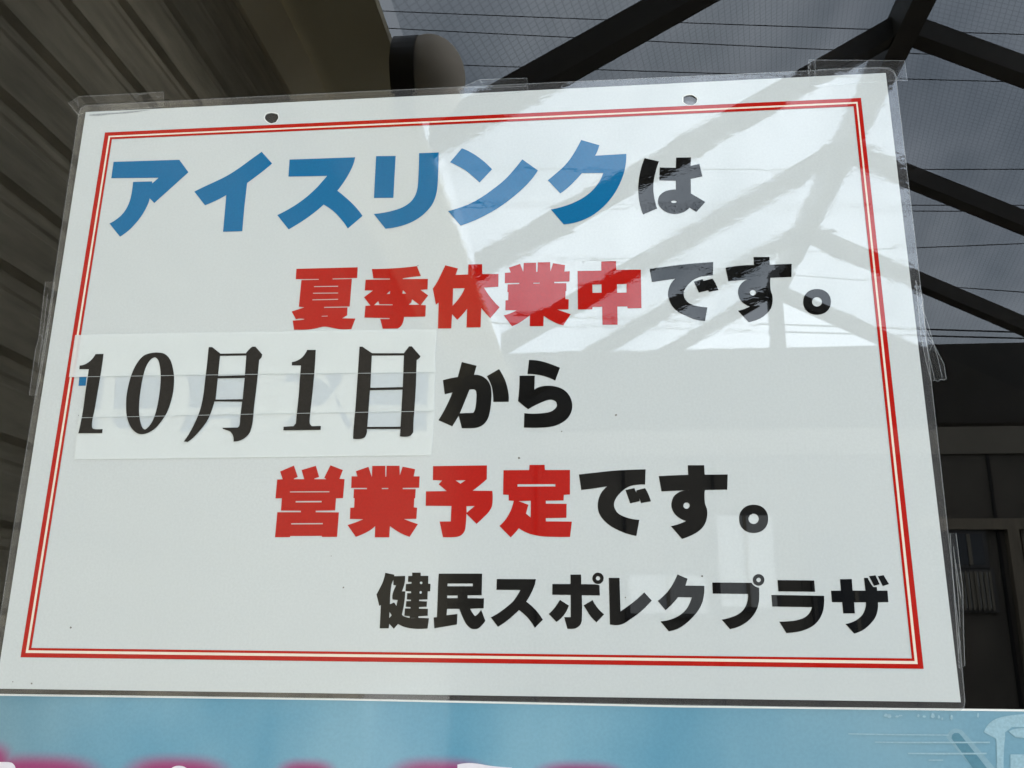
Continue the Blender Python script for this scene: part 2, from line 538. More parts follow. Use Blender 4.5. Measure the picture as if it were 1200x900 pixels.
for xe, fn in ((EL, zl), (ER, zr)):
    bm = bmesh.new()
    q = [bm.verts.new(c) for c in ((sx(RX), sy(0.45), sz(RZ + 0.006)), (sx(xe), sy(0.45), sz(fn(xe) + 0.006)), (sx(xe), sy(7.7), sz(fn(xe) + 0.006)), (sx(RX), sy(7.7), sz(RZ + 0.006)))]
    bm.faces.new(q)
    link('roof_glazing', bm, M['wired'], can)

# ------------------------------------------------------------------ wires over the street
M['cable'] = plain_mat('black_cable', (0.02, 0.02, 0.022), 0.6, 0.1, 3)
ordn = ['topmost', 'second', 'third', 'fourth', 'fifth', 'sixth', 'seventh', 'eighth', 'ninth', 'lowest']
for i, (a, b) in enumerate(WIRES):
    bm = bmesh.new()
    pts = []
    for k in range(13):
        t = k / 12
        sag = 0.05 * 4 * t * (1 - t)
        pts.append((sx(-6 + 20 * t), sy(13), sz(a + (b - a) * t - sag + 0.03)))
    tube(bm, pts, 0.013 if i >= 8 else 0.0075)
    o = link('overhead_wire', bm, M['cable'], origin=(sx(4), sy(13), sz((a + b) / 2)))
    tag(o, 'thin black overhead wire across the reflected sky, %s wire counted downward' % ordn[i], 'wire', 'overhead wires')

# ------------------------------------------------------------------ building across the street
M['oppwall'] = plain_mat('brown_panel_wall', (0.115, 0.10, 0.078), 0.8, 0.25, 1.2)
M['oppband'] = plain_mat('beige_band', (0.17, 0.15, 0.115), 0.7, 0.1, 2.0)
M['darkpane'] = plain_mat('dark_glass_pane', (0.02, 0.024, 0.03), 0.15, 0.2, 2.0)
M['joint'] = plain_mat('black_joint', (0.012, 0.011, 0.010), 0.8, 0.1, 2.0)
M['doorwood'] = plain_mat('brown_door', (0.20, 0.165, 0.115), 0.6, 0.2, 2.0, (6, 1, 0.6))
M['pale'] = plain_mat('pale_blind', (0.44, 0.44, 0.42), 0.7, 0.06, 3.0, (8, 1, 1))
opp = thing('street_building', 'brown panelled building across the street, reflected in the window', 'building', (sx(2), sy(15), 0))
OY = 14.0
edges = (-12, -0.9, 0.9, 2.9, 16)
for i, al in enumerate((1.2, 1.05, 0.9, 0.85)):        # four bays, panel tones stepped to soften the wing's edge in the reflection
    mk = plain_mat('brown_panel_bay', (0.115 * al, 0.10 * al, 0.078 * al), 0.8, 0.25, 1.2)
    bm = bmesh.new(); box(bm, sx(edges[i]), sx(edges[i + 1] - 0.004), sy(OY + 6), sy(OY), 0, sz(2.79)); link('wall', bm, mk, opp)
bm = bmesh.new(); box(bm, sx(-12), sx(16), sy(OY + 6), sy(OY + 0.05), sz(3.27), sz(4.0)); link('parapet', bm, M['steel'], opp)
bm = bmesh.new(); box(bm, sx(-12.03), sx(16.03), sy(OY + 6), sy(OY - 0.04), sz(2.792), sz(3.268)); link('band', bm, M['oppband'], opp)
bm = bmesh.new()
for k in range(-6, 8):
    x = 5.72 + 1.35 * k - 1.35
    box(bm, sx(x), sx(x + 0.045), sy(OY + 0.01), sy(OY - 0.02), 0.0, sz(2.79))
link('panel_joint', bm, M['joint'], opp)
for x0, x1, z0, z1, mk in ((1.72, 2.52, 0.55, 1.88, 'pale'), (0.40, 1.52, 0.45, 1.0, 'pale'), (3.1, 4.2, -0.2, 1.6, 'darkpane'), (-5.6, -3.9, -0.6, 1.3, 'pale'), (5.05, 5.55, 0.55, 1.05, 'pale'), (5.1, 5.5, 1.16, 1.6, 'darkpane'), (-8.6, -6.8, -0.6, 1.3, 'darkpane')):
    bm = bmesh.new()
    box(bm, sx(x0 - 0.06), sx(x1 + 0.06), sy(OY + 0.01), sy(OY - 0.05), sz(z0 - 0.06), sz(z1 + 0.06))
    f = link('window', bm, M['alu'], opp)
    bm = bmesh.new(); box(bm, sx(x0), sx(x1), sy(OY), sy(OY - 0.06), sz(z0), sz(z1))
    link('pane', bm, M[mk], f)
    bm = bmesh.new(); box(bm, sx((x0 + x1) / 2 - 0.025), sx((x0 + x1) / 2 + 0.025), sy(OY), sy(OY - 0.075), sz(z0), sz(z1))
    link('mullion', bm, M['oppband'], f)
for x0, x1 in ((5.84, 6.0), (6.9, 7.06)):
    bm = bmesh.new(); box(bm, sx(x0), sx(x1), sy(OY), sy(OY - 0.12), 0.0, sz(1.66)); link('door_post', bm, M['doorwood'], opp)
bm = bmesh.new(); box(bm, sx(4.6), sx(7.3), sy(OY), sy(OY - 0.10), sz(1.662), sz(1.82)); link('lintel', bm, M['doorwood'], opp)
bm = bmesh.new(); box(bm, sx(6.06), sx(6.84), sy(OY + 0.01), sy(OY - 0.035), 0.0, sz(1.655)); link('door', bm, M['doorwood'], opp)
for k in range(8):
    bm = bmesh.new(); box(bm, sx(5.05 + 0.066 * k), sx(5.085 + 0.066 * k), sy(OY), sy(OY - 0.09), sz(0.52), sz(1.06)); link('shutter_slat', bm, M['oppband'], opp)

# ------------------------------------------------------------------ outlines (mm, in the plane of the notice)
GLYPHS = {
 'blue': [
  [
  ([(-189.81,117.45),(-153.37,116.97),(-147.54,109.36),(-164.16,92.27),(-166.98,95.08),(-167.47,92.02),(-168.7,88.48),(-170.41,84.84),(-173,80.86),(-176.21,77.05),(-180.4,73.74),(-187.19,81.47),(-183.87,83.55),(-180.85,86.55),(-178.85,90.19),(-177.71,94.4),(-177.31,99),(-177.34,105.09),(-166.94,104.9),(-166.67,103.7),(-163.56,106.88),(-189.76,107.77)], []),
  ],
  [
  ([(-108.77,119.56),(-102.53,112.41),(-107.17,108.14),(-111.15,104.83),(-115.02,101.72),(-115.08,97.01),(-115.22,86.66),(-115.04,74.38),(-125.28,74.45),(-125.43,85.78),(-125.63,95.18),(-130.72,92.33),(-136.45,89.84),(-143.08,97.94),(-137.71,100.73),(-131.85,103.5),(-126.01,106.54),(-120.24,110.51),(-113.95,115.53)], []),
  ],
  [
  ([(-93.35,114.31),(-58.49,114),(-59.22,109.89),(-61.03,105.08),(-63.44,100.31),(-66.7,95.22),(-62.3,91.37),(-57.27,86.37),(-52.7,80.54),(-59.96,73.83),(-63.3,78.55),(-67.74,83.48),(-73.36,87.66),(-77.84,83.56),(-83.47,79.14),(-90.73,74.48),(-97.36,82.74),(-92.3,85.42),(-87.16,88.74),(-82.08,92.9),(-77.61,97.49),(-74.85,101.01),(-72.64,103.9),(-93.18,104.42)], []),
  ],
  [
  ([(-47.45,114.13),(-37.17,113.78),(-37.29,90.01),(-47.36,90.3)], []),
  ([(-24.98,114.78),(-14.8,114.69),(-14.75,97.86),(-15.25,91.5),(-16.98,85.87),(-20.03,81.58),(-23.96,78.09),(-29.08,75.35),(-34.81,73.69),(-40.59,72.97),(-47.03,81.39),(-42.18,81.83),(-36.97,82.89),(-32.36,84.47),(-28.67,86.98),(-26.46,90.06),(-25.25,93.84),(-24.86,98.94)], []),
  ],
  [
  ([(-2.81,116.53),(2.54,113.53),(7.88,109.2),(12.91,103.88),(6.65,96.67),(2.81,100.61),(-1.35,104.33),(-8.78,108.81)], []),
  ([(28.19,108.77),(36.16,102.12),(32.27,96.44),(27.15,90.97),(20.9,85.57),(14.67,81.13),(7.87,77.35),(2.77,75.06),(-2.46,73.21),(-9,81.45),(-3.73,82.94),(1.98,85.09),(7.67,88.32),(13.36,92.51),(19.06,97.34),(23.62,102.56)], []),
  ],
  [
  ([(58.05,118.32),(67.16,114.9),(66.19,111.79),(64.89,109.1),(80.5,109.38),(80.08,103.81),(78.93,98.48),(76.42,92),(72.92,85.91),(68.34,80.53),(63.25,76.41),(58.18,73.85),(53.7,72.48),(48.93,71.93),(42.62,80.26),(48.72,81.63),(54.37,83.7),(59.47,86.6),(63.46,90.05),(66.63,94.31),(68.8,99.25),(58.22,99.6),(54.49,95.34),(51.06,91.84),(47.35,88.86),(41.13,96.43),(44.85,99.69),(48.87,103.46),(52.33,107.77),(55.24,112.64)], []),
  ],
 ],
 'ha': [
  [
  ([(89.45,106.54),(96.45,104.44),(94.82,99.34),(93.49,93.13),(93.28,86.92),(94.66,78.73),(87.83,75.81),(86.44,81.03),(85.81,87.86),(86.29,94.7),(87.59,100.93)], []),
  ([(105.02,106.13),(112.26,105.92),(111.88,101.27),(116.2,102.14),(117.31,95.21),(111.56,94.09),(111.38,86.16),(118.06,81.27),(113.5,76.08),(110.33,78.58),(108.33,76.77),(105.54,75.66),(102.79,75.46),(99.53,76.33),(96.86,78.45),(95.4,80.97),(95.39,83.74),(96.58,86.16),(99.42,88.03),(104.15,88.63),(104.34,93.41),(96.3,93.95),(96.78,101.02),(104.62,100.47)], [[(104.26,81.96),(103.98,81.57),(103.29,81.36),(102.44,81.39),(101.76,81.66),(101.51,82.07),(101.79,82.46),(102.49,82.68),(103.34,82.64),(104.02,82.37)]]),
  ],
 ],
 'red1': [
  [
  ([(-85.01,52.69),(-53.65,52.49),(-53.59,46.73),(-66.07,46.85),(-66.05,46.44),(-56.25,46.36),(-56.51,31.75),(-69.42,31.89),(-69.39,31.44),(-57.6,31.33),(-57.53,27.19),(-59.92,25.7),(-53.28,25.43),(-54.97,19.99),(-60.43,20.04),(-63.88,20.7),(-68.65,21.58),(-72.88,20.8),(-77.14,20.29),(-83.82,20.41),(-84.83,25.2),(-79.67,25.51),(-78.92,25.8),(-81.22,26.04),(-83.23,25.78),(-85.72,29.96),(-79.49,31.95),(-82.26,32.38),(-82,46.53),(-73.14,46.43),(-73.16,46.8),(-84.98,47.08)], [[(-75.3,43.04),(-63.04,42.84),(-63.02,42.43),(-75.27,42.63)], [(-75.57,39.5),(-62.82,39.26),(-62.8,38.85),(-75.54,39.09)], [(-75.59,36.02),(-62.61,35.92),(-62.59,35.51),(-75.56,35.62)], [(-70.31,27.17),(-67.31,27.23),(-67.28,26.92),(-70.29,26.86)]]),
  ],
  [
  ([(-46.41,51.33),(-39.42,51.29),(-31.68,51.49),(-23.74,52.14),(-21.57,46.76),(-26.33,46.37),(-30.59,45.82),(-30.57,45.46),(-17.98,45.16),(-18,39.67),(-21.39,39.42),(-17.55,36.44),(-21.01,31.55),(-18.56,31.4),(-18.56,25.47),(-29.1,25.58),(-29.42,23.12),(-30.38,20.95),(-32.01,19.67),(-39.4,19.77),(-40.91,24.84),(-36.25,24.71),(-36.27,25.15),(-48.82,25.75),(-48.65,31.93),(-46.17,32),(-49.62,36.44),(-45.29,39.82),(-49.43,40.03),(-49.3,45.69),(-36.99,45.48),(-37.01,45.85),(-45.41,46.29)], [[(-44.26,32.17),(-42.31,34.12),(-41.72,32.5),(-35.11,32.26),(-35.09,31.86)], [(-27.03,31.86),(-25.72,33.11),(-25.53,34.62),(-21.74,31.71)], [(-38.35,37.77),(-36.63,39.42),(-36.73,37.81)], [(-30.42,37.8),(-30.24,39.59),(-28.54,37.75)]]),
  ],
  [
  ([(-9.56,52.13),(-3.23,50.24),(-4.24,46.8),(1.89,46.87),(1.9,52.2),(8.75,52.07),(8.93,46.83),(16.91,46.66),(16.91,39.95),(9.81,39.73),(12.38,35.65),(14.93,32.26),(17.67,29.32),(13.23,23.83),(10.87,26.43),(8.74,29.13),(8.59,19.25),(1.71,19.34),(1.82,28.97),(-0.36,26.08),(-2.88,23.39),(-5.47,26.35),(-5.69,19.09),(-12.19,19.17),(-12.28,32.59),(-13.59,31.43),(-15.38,39.95),(-13.26,43.57),(-11.27,48.02)], [[(-5.32,39.74),(0.36,39.7),(-1.03,36.49),(-3.06,33.44),(-5.33,30.76)]]),
  ],
  [
  ([(21.95,49.87),(27.47,51.62),(29.04,47.39),(29.26,52.02),(35.32,51.99),(35.33,47.19),(35.96,47.17),(36.16,52.15),(42.16,52.03),(42.27,47.19),(43.61,51.45),(49.42,50.27),(49.06,46.88),(51.63,46.98),(51.5,41.64),(44.12,41.7),(44.11,40.99),(50.01,40.8),(49.9,36.83),(49.57,36.67),(49.45,32.58),(51.05,32.45),(50.89,27.3),(45.49,27.32),(48.75,26.05),(51.92,24.79),(48.3,19.14),(44.64,20.66),(41.38,22.56),(39.01,24.36),(38.84,19.08),(32.3,19.25),(32.36,24.76),(29.91,22.87),(27.04,20.99),(23.76,19.38),(19.67,25.1),(22.88,26.02),(25.96,27.55),(20.47,27.66),(20.49,32.76),(21.78,32.81),(21.87,36.92),(21.36,37.24),(21.49,41.06),(27.11,41.11),(27.11,41.69),(20.02,41.73),(20.09,47.1),(22.89,47.28)], [[(33.97,41.48),(37.08,41.47),(37.08,41.07),(33.97,41.08)]]),
  ],
  [
  ([(66.95,51.56),(74.02,51.5),(74.08,46.96),(85.83,46.67),(85.56,26.99),(79,27),(78.83,28.04),(74.18,28.08),(74.09,18.9),(66.93,19.05),(66.93,28.16),(62.43,28.2),(62.2,26.99),(55.37,27.09),(55.43,46.99),(66.86,46.75)], [[(62.48,39.67),(66.82,39.62),(66.82,35.36),(62.5,35.4)], [(74.24,39.53),(78.8,39.48),(78.68,35.1),(74.22,35.14)]]),
  ],
 ],
 'desu1': [
  [
  ([(89.99,46.97),(97.65,47.83),(105.77,48.67),(113.87,49.19),(120.24,49.51),(119.77,42.71),(116.76,42.5),(113.53,42.03),(110.24,40.39),(107.73,38.06),(106.02,35.5),(105.61,33.34),(106.23,30.94),(108.12,28.73),(111.25,27.35),(116.37,26.47),(114.93,19.67),(110.54,20.51),(106.65,22.33),(102.77,24.57),(100.09,27.44),(98.62,30.94),(98.26,33.99),(99.07,37.45),(100.58,40.03),(102.05,41.52),(97.39,40.92),(90.9,40.11)], []),
  ([(110.7,39.72),(114.67,40.82),(115.24,40.01),(119.48,40.97),(120.75,38.53),(121.89,35.02),(117.55,34.29),(117.19,35.08),(112.76,34.08)], []),
  ],
  [
  ([(139.24,51.43),(146.72,51.26),(146.53,47.23),(156.74,47.32),(156.13,40.64),(146.39,40.56),(146.08,34.73),(146.71,31.27),(146.47,27.85),(145.41,24.89),(143.29,22.4),(140.02,20.16),(135.03,18.59),(130.39,24.37),(133.68,25.3),(136.1,26.43),(133.81,27.57),(131.96,29.55),(131.03,32.59),(131.18,35.18),(132.22,37.31),(133.91,39.08),(136.15,40.05),(126.78,39.39),(125.88,46.33),(131.8,47.14),(139.19,47.34)], [[(139.24,33.21),(139.07,32.62),(138.64,32.15),(138.06,31.9),(137.43,31.92),(136.88,32.2),(136.51,32.69),(136.41,33.29),(136.59,33.89),(137.01,34.35),(137.59,34.6),(138.23,34.58),(138.78,34.3),(139.14,33.81)]]),
  ],
  [
  ([(173.12,27.64),(172.77,25.84),(172.06,24.33),(171.01,23.1),(169.69,22.18),(168.14,21.63),(166.35,21.48),(164.58,21.73),(163.13,22.36),(161.95,23.35),(161.11,24.64),(160.64,26.18),(160.58,28),(160.92,29.81),(161.63,31.33),(162.67,32.58),(164.01,33.51),(165.57,34.06),(167.38,34.21),(169.15,33.96),(170.61,33.31),(171.78,32.31),(172.62,31.01),(173.08,29.46)], [[(169.1,27.76),(168.86,26.87),(168.31,26.13),(167.54,25.64),(166.67,25.49),(165.83,25.69),(165.14,26.22),(164.71,26.99),(164.61,27.89),(164.85,28.77),(165.4,29.52),(166.17,30.01),(167.05,30.16),(167.89,29.96),(168.58,29.43),(169.01,28.66)]]),
  ],
 ],
 'date': [
  [
  ([(-184.5,9.95),(-180.33,9.98),(-180.26,3.46),(-180.43,-2.99),(-180.74,-11.72),(-180.94,-18.63),(-181.38,-23.78),(-181.17,-26.91),(-180.6,-28.05),(-179.08,-28.47),(-175.49,-28.41),(-175.44,-30.45),(-187.65,-30.4),(-187.21,-25.4),(-186.92,-18.54),(-187,-9.87),(-186.96,-1.11),(-186.95,2.13),(-191.9,2.23),(-192,4.18),(-189.12,4.83),(-186.44,6.85)], []),
  ([(-151.98,10.05),(-148.36,9.14),(-145.38,6.25),(-143.56,2.11),(-142.26,-3.16),(-141.88,-8.95),(-142.37,-14.69),(-143.73,-20.37),(-146.07,-24.87),(-149.05,-28.66),(-152.8,-30.86),(-156.19,-31.21),(-159.25,-29.76),(-161.96,-26.62),(-163.97,-22.33),(-164.97,-17.74),(-165.49,-11.99),(-165.19,-6.2),(-164.19,-0.39),(-162.21,4.85),(-159.43,8.45),(-156.07,9.79)], [[(-153.33,7.6),(-151.51,6.09),(-150.24,2.83),(-149.27,-1.86),(-148.81,-7.67),(-148.87,-13.43),(-149.34,-19.14),(-150.45,-24.24),(-152.08,-27.32),(-153.89,-28.99),(-155.47,-27.84),(-156.9,-24.71),(-158.05,-20.14),(-158.6,-14.41),(-158.6,-7.49),(-158.12,-1.1),(-157.06,3.56),(-155.37,6.47)]]),
  ],
  [
  ([(-126.05,12.29),(-124.48,12.25),(-119.89,8.74),(-107.06,8.63),(-104.99,11.22),(-103.91,12.01),(-102.47,11.98),(-100.88,10.24),(-98.66,7.85),(-98.82,6.4),(-99.96,4.97),(-99.98,0.04),(-100.08,-8.58),(-100.4,-17.67),(-100.43,-25.54),(-100.81,-28.89),(-101.68,-31.66),(-103.72,-33.85),(-106.4,-35.2),(-109.07,-35.45),(-109.56,-32.67),(-111.35,-30.41),(-114.85,-29.25),(-115.19,-28.69),(-107.58,-28.63),(-106.85,-27.41),(-106.85,-23.2),(-106.63,-15.86),(-120.49,-15.51),(-121.44,-20.15),(-123.19,-25.21),(-126.13,-29.65),(-129.14,-33.25),(-131.74,-35.39),(-133.75,-35.14),(-131.6,-31.54),(-129.33,-26.24),(-127.82,-21.75),(-126.88,-17.23),(-126.39,-10.96),(-126.32,-3.47),(-126.19,4.66),(-126.28,11.71)], [[(-120,7.57),(-106.66,7.45),(-106.49,-2.59),(-120,-2.73)], [(-120,-3.94),(-106.47,-3.98),(-106.46,-14.62),(-120.01,-14.61)]]),
  ],
  [
  ([(-76.25,9.68),(-71.98,9.58),(-71.84,-0.53),(-72.01,-10.23),(-72.29,-18.13),(-72.5,-25.4),(-72.18,-27.51),(-71.28,-28.47),(-66.85,-28.48),(-66.83,-30.36),(-85.03,-30.33),(-85.06,-28.55),(-80.17,-28.34),(-79.16,-26.97),(-79.03,-21.39),(-78.78,-13.51),(-78.86,-4.98),(-78.79,1.8),(-83.34,1.89),(-83.47,3.63),(-80.42,4.55),(-78.01,6.52)], []),
  ],
  [
  ([(-50.3,10.76),(-48.9,10.73),(-43.94,7.26),(-28.31,6.91),(-25.94,10.31),(-24.55,10.28),(-20.2,5.24),(-20.55,4.39),(-21.95,3.28),(-21.83,-10.03),(-22.03,-18.96),(-22.28,-26.7),(-22.23,-32.17),(-23.36,-33.69),(-25.23,-34.21),(-28.49,-33.95),(-28.37,-30.45),(-44.46,-30.23),(-44.51,-32.42),(-45.33,-34.33),(-47.48,-35.01),(-50.88,-34.86),(-50.91,-29.59),(-50.61,-21.28),(-50.47,-11.19),(-50.38,0.17)], [[(-43.99,6),(-28.26,5.76),(-28.15,-10.03),(-43.88,-10.07)], [(-43.98,-11.31),(-28.2,-11.26),(-28.42,-29.35),(-44.35,-29.24)]]),
  ],
 ],
 'kara': [
  [
  ([(-0.12,1.98),(7.02,0),(5.88,-4.5),(8.13,-4.67),(10.59,-5.77),(12.66,-7.71),(13.92,-10.45),(14.37,-13.8),(14.24,-18.36),(13.7,-22.89),(12.75,-26.16),(10.99,-28.59),(8.6,-29.99),(5.8,-30.44),(0.66,-30.37),(-0.94,-24.4),(-3.88,-29.41),(-10.52,-26.43),(-8.14,-22.14),(-5.84,-17.19),(-4.24,-12.96),(-7.89,-13.82),(-9,-6.87),(-5.33,-5.97),(-1.86,-5.44)], [[(3.87,-11.73),(6.02,-11.64),(6.97,-12.41),(7.26,-14.5),(7.1,-18.66),(6.67,-21.55),(5.85,-23.1),(-0.49,-23.21),(1.5,-18.15)]]),
  ([(17.78,-1.91),(19.31,-4.47),(20.97,-8.08),(22.02,-11.85),(22.54,-15.19),(22.48,-18.01),(15.32,-17.97),(14.97,-13.39),(14.11,-9.62),(12.01,-5.3)], []),
  ],
  [
  ([(32.03,2.31),(36.08,1.93),(40.93,0.55),(46.63,-1.88),(44.35,-8.11),(40.91,-6.46),(36.89,-5.25),(31.33,-4.59)], []),
  ([(27.54,-5.35),(34.8,-5.5),(34.57,-12.29),(37.3,-10.97),(40.9,-10.54),(44.9,-11.11),(48.48,-12.75),(51.04,-15.69),(52.2,-19.41),(51.97,-22.68),(50.36,-25.92),(47.58,-28.31),(44.02,-29.88),(39.28,-30.62),(29.77,-30.49),(29.93,-23.64),(34.12,-23.95),(38.49,-23.77),(42.07,-23.14),(44.25,-21.74),(45.17,-20.11),(44.86,-18.67),(43.67,-17.71),(41.68,-17.38),(38.89,-18.16),(35.3,-19.75),(31.72,-21.74),(29.31,-19.85),(26.9,-17.75),(27.46,-11.54)], []),
  ],
 ],
 'red2': [
  [
  ([(-85.15,-50.07),(-78.64,-47.29),(-76.38,-52.78),(-78.17,-53.49),(-78.15,-53.77),(-73.22,-53.81),(-74.77,-49.48),(-68.05,-47.51),(-66.13,-52.87),(-68.33,-53.57),(-68.31,-53.86),(-62.71,-53.9),(-63.65,-53.21),(-61.09,-47.34),(-54.99,-49.66),(-56.36,-53.83),(-53.91,-53.94),(-54.1,-62.87),(-57.41,-62.93),(-57.46,-68.54),(-66.66,-68.65),(-66.62,-69.29),(-55.63,-69.42),(-55.81,-80.66),(-62.82,-80.65),(-63.05,-80.18),(-77.95,-80.22),(-77.91,-80.73),(-85.1,-80.75),(-84.91,-69.2),(-73.72,-69.25),(-73.76,-68.62),(-83.26,-68.49),(-83.31,-62.76),(-86.34,-62.75),(-86.25,-53.91),(-83.62,-53.73)], [[(-79.63,-59.55),(-60.79,-59.6),(-60.76,-60.04),(-79.6,-59.99)], [(-76.55,-64.08),(-64.22,-64.08),(-64.18,-64.71),(-76.5,-64.72)], [(-77.91,-74.35),(-62.97,-74.33),(-62.93,-74.84),(-77.87,-74.87)]]),
  ],
  [
  ([(-48.76,-50.28),(-42.87,-48.24),(-40.99,-53.08),(-41.1,-47.86),(-34.91,-47.84),(-34.62,-52.94),(-34.22,-52.94),(-34.3,-47.84),(-28.16,-47.9),(-27.85,-52.4),(-26.69,-48.32),(-20.73,-49.58),(-21.28,-52.93),(-18.48,-52.96),(-18.52,-58.24),(-26.19,-58.3),(-26.17,-58.86),(-20.09,-58.9),(-20.21,-63.08),(-20.6,-63.24),(-20.65,-67.28),(-19.13,-67.48),(-19.26,-72.55),(-24.99,-72.64),(-21.97,-73.78),(-18.45,-74.96),(-22.09,-80.74),(-25.7,-79.3),(-28.53,-77.75),(-31.39,-75.81),(-31.47,-80.91),(-38.2,-80.89),(-38.3,-75.78),(-40.44,-77.6),(-43.53,-79.26),(-47.03,-80.68),(-51.26,-75.23),(-47.41,-74),(-44.09,-72.64),(-50.3,-72.5),(-50.41,-67.32),(-48.6,-67.25),(-48.65,-62.98),(-49.18,-62.82),(-49.17,-58.69),(-43.04,-58.73),(-43.07,-58.18),(-50.54,-58.12),(-50.66,-52.68),(-47.9,-52.7)], [[(-36.01,-58.31),(-33,-58.29),(-32.98,-58.73),(-35.99,-58.75)]]),
  ],
  [
  ([(-12.36,-48.22),(12.79,-48.11),(12.81,-54.53),(9.9,-57.07),(6.41,-59.8),(15.45,-59.95),(15.47,-66.5),(14.22,-69.21),(12.12,-71.52),(8.48,-74.98),(3.69,-70.32),(3.44,-76.5),(2.72,-78.8),(1,-80.33),(-1.33,-80.86),(-6.79,-80.89),(-8.49,-73.83),(-3.39,-73.78),(-3.27,-66.79),(-15.2,-66.64),(-15.27,-59.96),(-5.63,-59.91),(-9.5,-56.73),(-7.96,-55.03),(-12.27,-54.72)], [[(-1.61,-55.01),(2.95,-54.97),(0.61,-56.53)], [(3.65,-66.9),(7.42,-66.85),(3.84,-69.86)]]),
  ],
  [
  ([(32.41,-48.1),(39.34,-48.13),(39.49,-50.54),(50.93,-50.61),(50.84,-61.87),(48.06,-62.04),(47.92,-64.56),(39.9,-64.63),(39.9,-65.94),(49.26,-66.07),(49.14,-72.37),(39.89,-72.49),(39.88,-73.94),(51.57,-74.07),(50.67,-80.9),(43.81,-80.88),(38.07,-80.61),(33.47,-79.72),(30.39,-78.57),(27.69,-76.96),(26.16,-78.86),(24.06,-81.07),(18.87,-75.9),(21.09,-73.68),(22.81,-71.18),(24.14,-68.49),(25.27,-64.62),(23.01,-64.45),(22.91,-61.87),(20.37,-61.7),(20.44,-50.45),(32.22,-50.48)], [[(26.97,-57.01),(44.22,-57.07),(44.21,-58.12),(26.98,-58.07)], [(27.53,-64.75),(33.04,-64.62),(32.99,-72.15),(30.9,-70.37),(31.96,-66.44),(29.94,-65.61)]]),
  ],
 ],
 'desu2': [
  [
  ([(54.98,-52.73),(62.53,-51.94),(71.02,-51.11),(78.71,-50.79),(85.06,-50.66),(84.62,-57.58),(81.57,-57.63),(78.51,-58.07),(75.8,-59.33),(73.08,-61.63),(71.31,-63.93),(70.49,-66.42),(71.01,-68.73),(72.49,-70.64),(75.48,-72.18),(78.48,-73.03),(81.56,-73.42),(80.08,-80.51),(76.04,-79.56),(72.31,-78.05),(68.58,-75.95),(65.6,-73.28),(63.75,-70.22),(63.23,-67.15),(63.67,-64.08),(65.06,-60.99),(67.61,-58.22),(62.03,-59.11),(55.94,-59.84)], []),
  ([(75.79,-59.99),(79.81,-59.17),(80.55,-61.18),(80.66,-60.18),(84.57,-59.2),(85.82,-61.72),(86.95,-65.18),(82.54,-65.92),(81.92,-63.81),(81.96,-65.11),(77.72,-66.01)], []),
  ],
  [
  ([(103.93,-48.97),(111.2,-49.04),(111.22,-53.31),(121.37,-53.32),(120.77,-60.16),(110.96,-60.24),(110.68,-65.89),(111.47,-68.93),(111.45,-71.58),(110.43,-74.97),(108.25,-77.78),(104.81,-80.01),(99.97,-81.87),(95.36,-76.23),(99.05,-75.3),(102.09,-73.99),(99.53,-72.85),(97.18,-70.76),(96.05,-68.09),(96.06,-65.81),(97.11,-63.13),(99.06,-61.42),(101.17,-60.55),(104.2,-60.23),(91.8,-60.72),(90.83,-53.83),(97.68,-53.5),(103.93,-53.36)], [[(103.96,-67.19),(103.83,-67.72),(103.51,-68.18),(103.05,-68.48),(102.52,-68.58),(101.99,-68.47),(101.55,-68.17),(101.27,-67.71),(101.19,-67.17),(101.32,-66.63),(101.64,-66.18),(102.1,-65.87),(102.64,-65.77),(103.16,-65.88),(103.6,-66.19),(103.88,-66.65)]]),
  ],
  [
  ([(137.75,-73.2),(137.43,-74.95),(136.75,-76.43),(135.73,-77.65),(134.43,-78.57),(132.89,-79.14),(131.11,-79.33),(129.35,-79.13),(127.88,-78.55),(126.69,-77.63),(125.82,-76.39),(125.33,-74.91),(125.23,-73.15),(125.53,-71.38),(126.21,-69.89),(127.23,-68.65),(128.54,-67.72),(130.09,-67.15),(131.89,-66.96),(133.66,-67.17),(135.13,-67.76),(136.32,-68.7),(137.18,-69.95),(137.67,-71.44)], [[(133.7,-73.18),(133.48,-74.04),(132.96,-74.77),(132.21,-75.25),(131.36,-75.42),(130.52,-75.24),(129.84,-74.76),(129.4,-74.02),(129.29,-73.16),(129.51,-72.3),(130.03,-71.57),(130.78,-71.09),(131.64,-70.92),(132.47,-71.1),(133.16,-71.59),(133.59,-72.32)]]),
  ],
 ],
 'plaza': [
  [
  ([(-32.58,-96.74),(-28.35,-97.6),(-28.48,-98.24),(-23.42,-98.08),(-23.59,-101.53),(-24.61,-104.89),(-23.06,-104.89),(-23.22,-108.6),(-23.56,-111.56),(-24.19,-114.88),(-23.39,-115.61),(-20.66,-116.37),(-16.67,-116.34),(-11.92,-116.46),(-12.46,-120.84),(-18.18,-120.99),(-22.42,-120.36),(-25.74,-119),(-27.57,-121.06),(-29.71,-118.95),(-29.89,-120.89),(-33.93,-120.92),(-33.92,-110.87),(-34.6,-111.25),(-36.13,-106.24),(-34.78,-103.62),(-33.38,-100.43)], [[(-28.72,-99.85),(-28.62,-102.1),(-27.37,-102.29),(-28.75,-106.02),(-28.72,-108.44),(-26.38,-108.69),(-26.85,-111.21),(-27.96,-109.74),(-29.79,-110.48),(-29.57,-102.67)], [(-29.83,-113.81),(-28.8,-115.28),(-29.82,-116.46)]]),
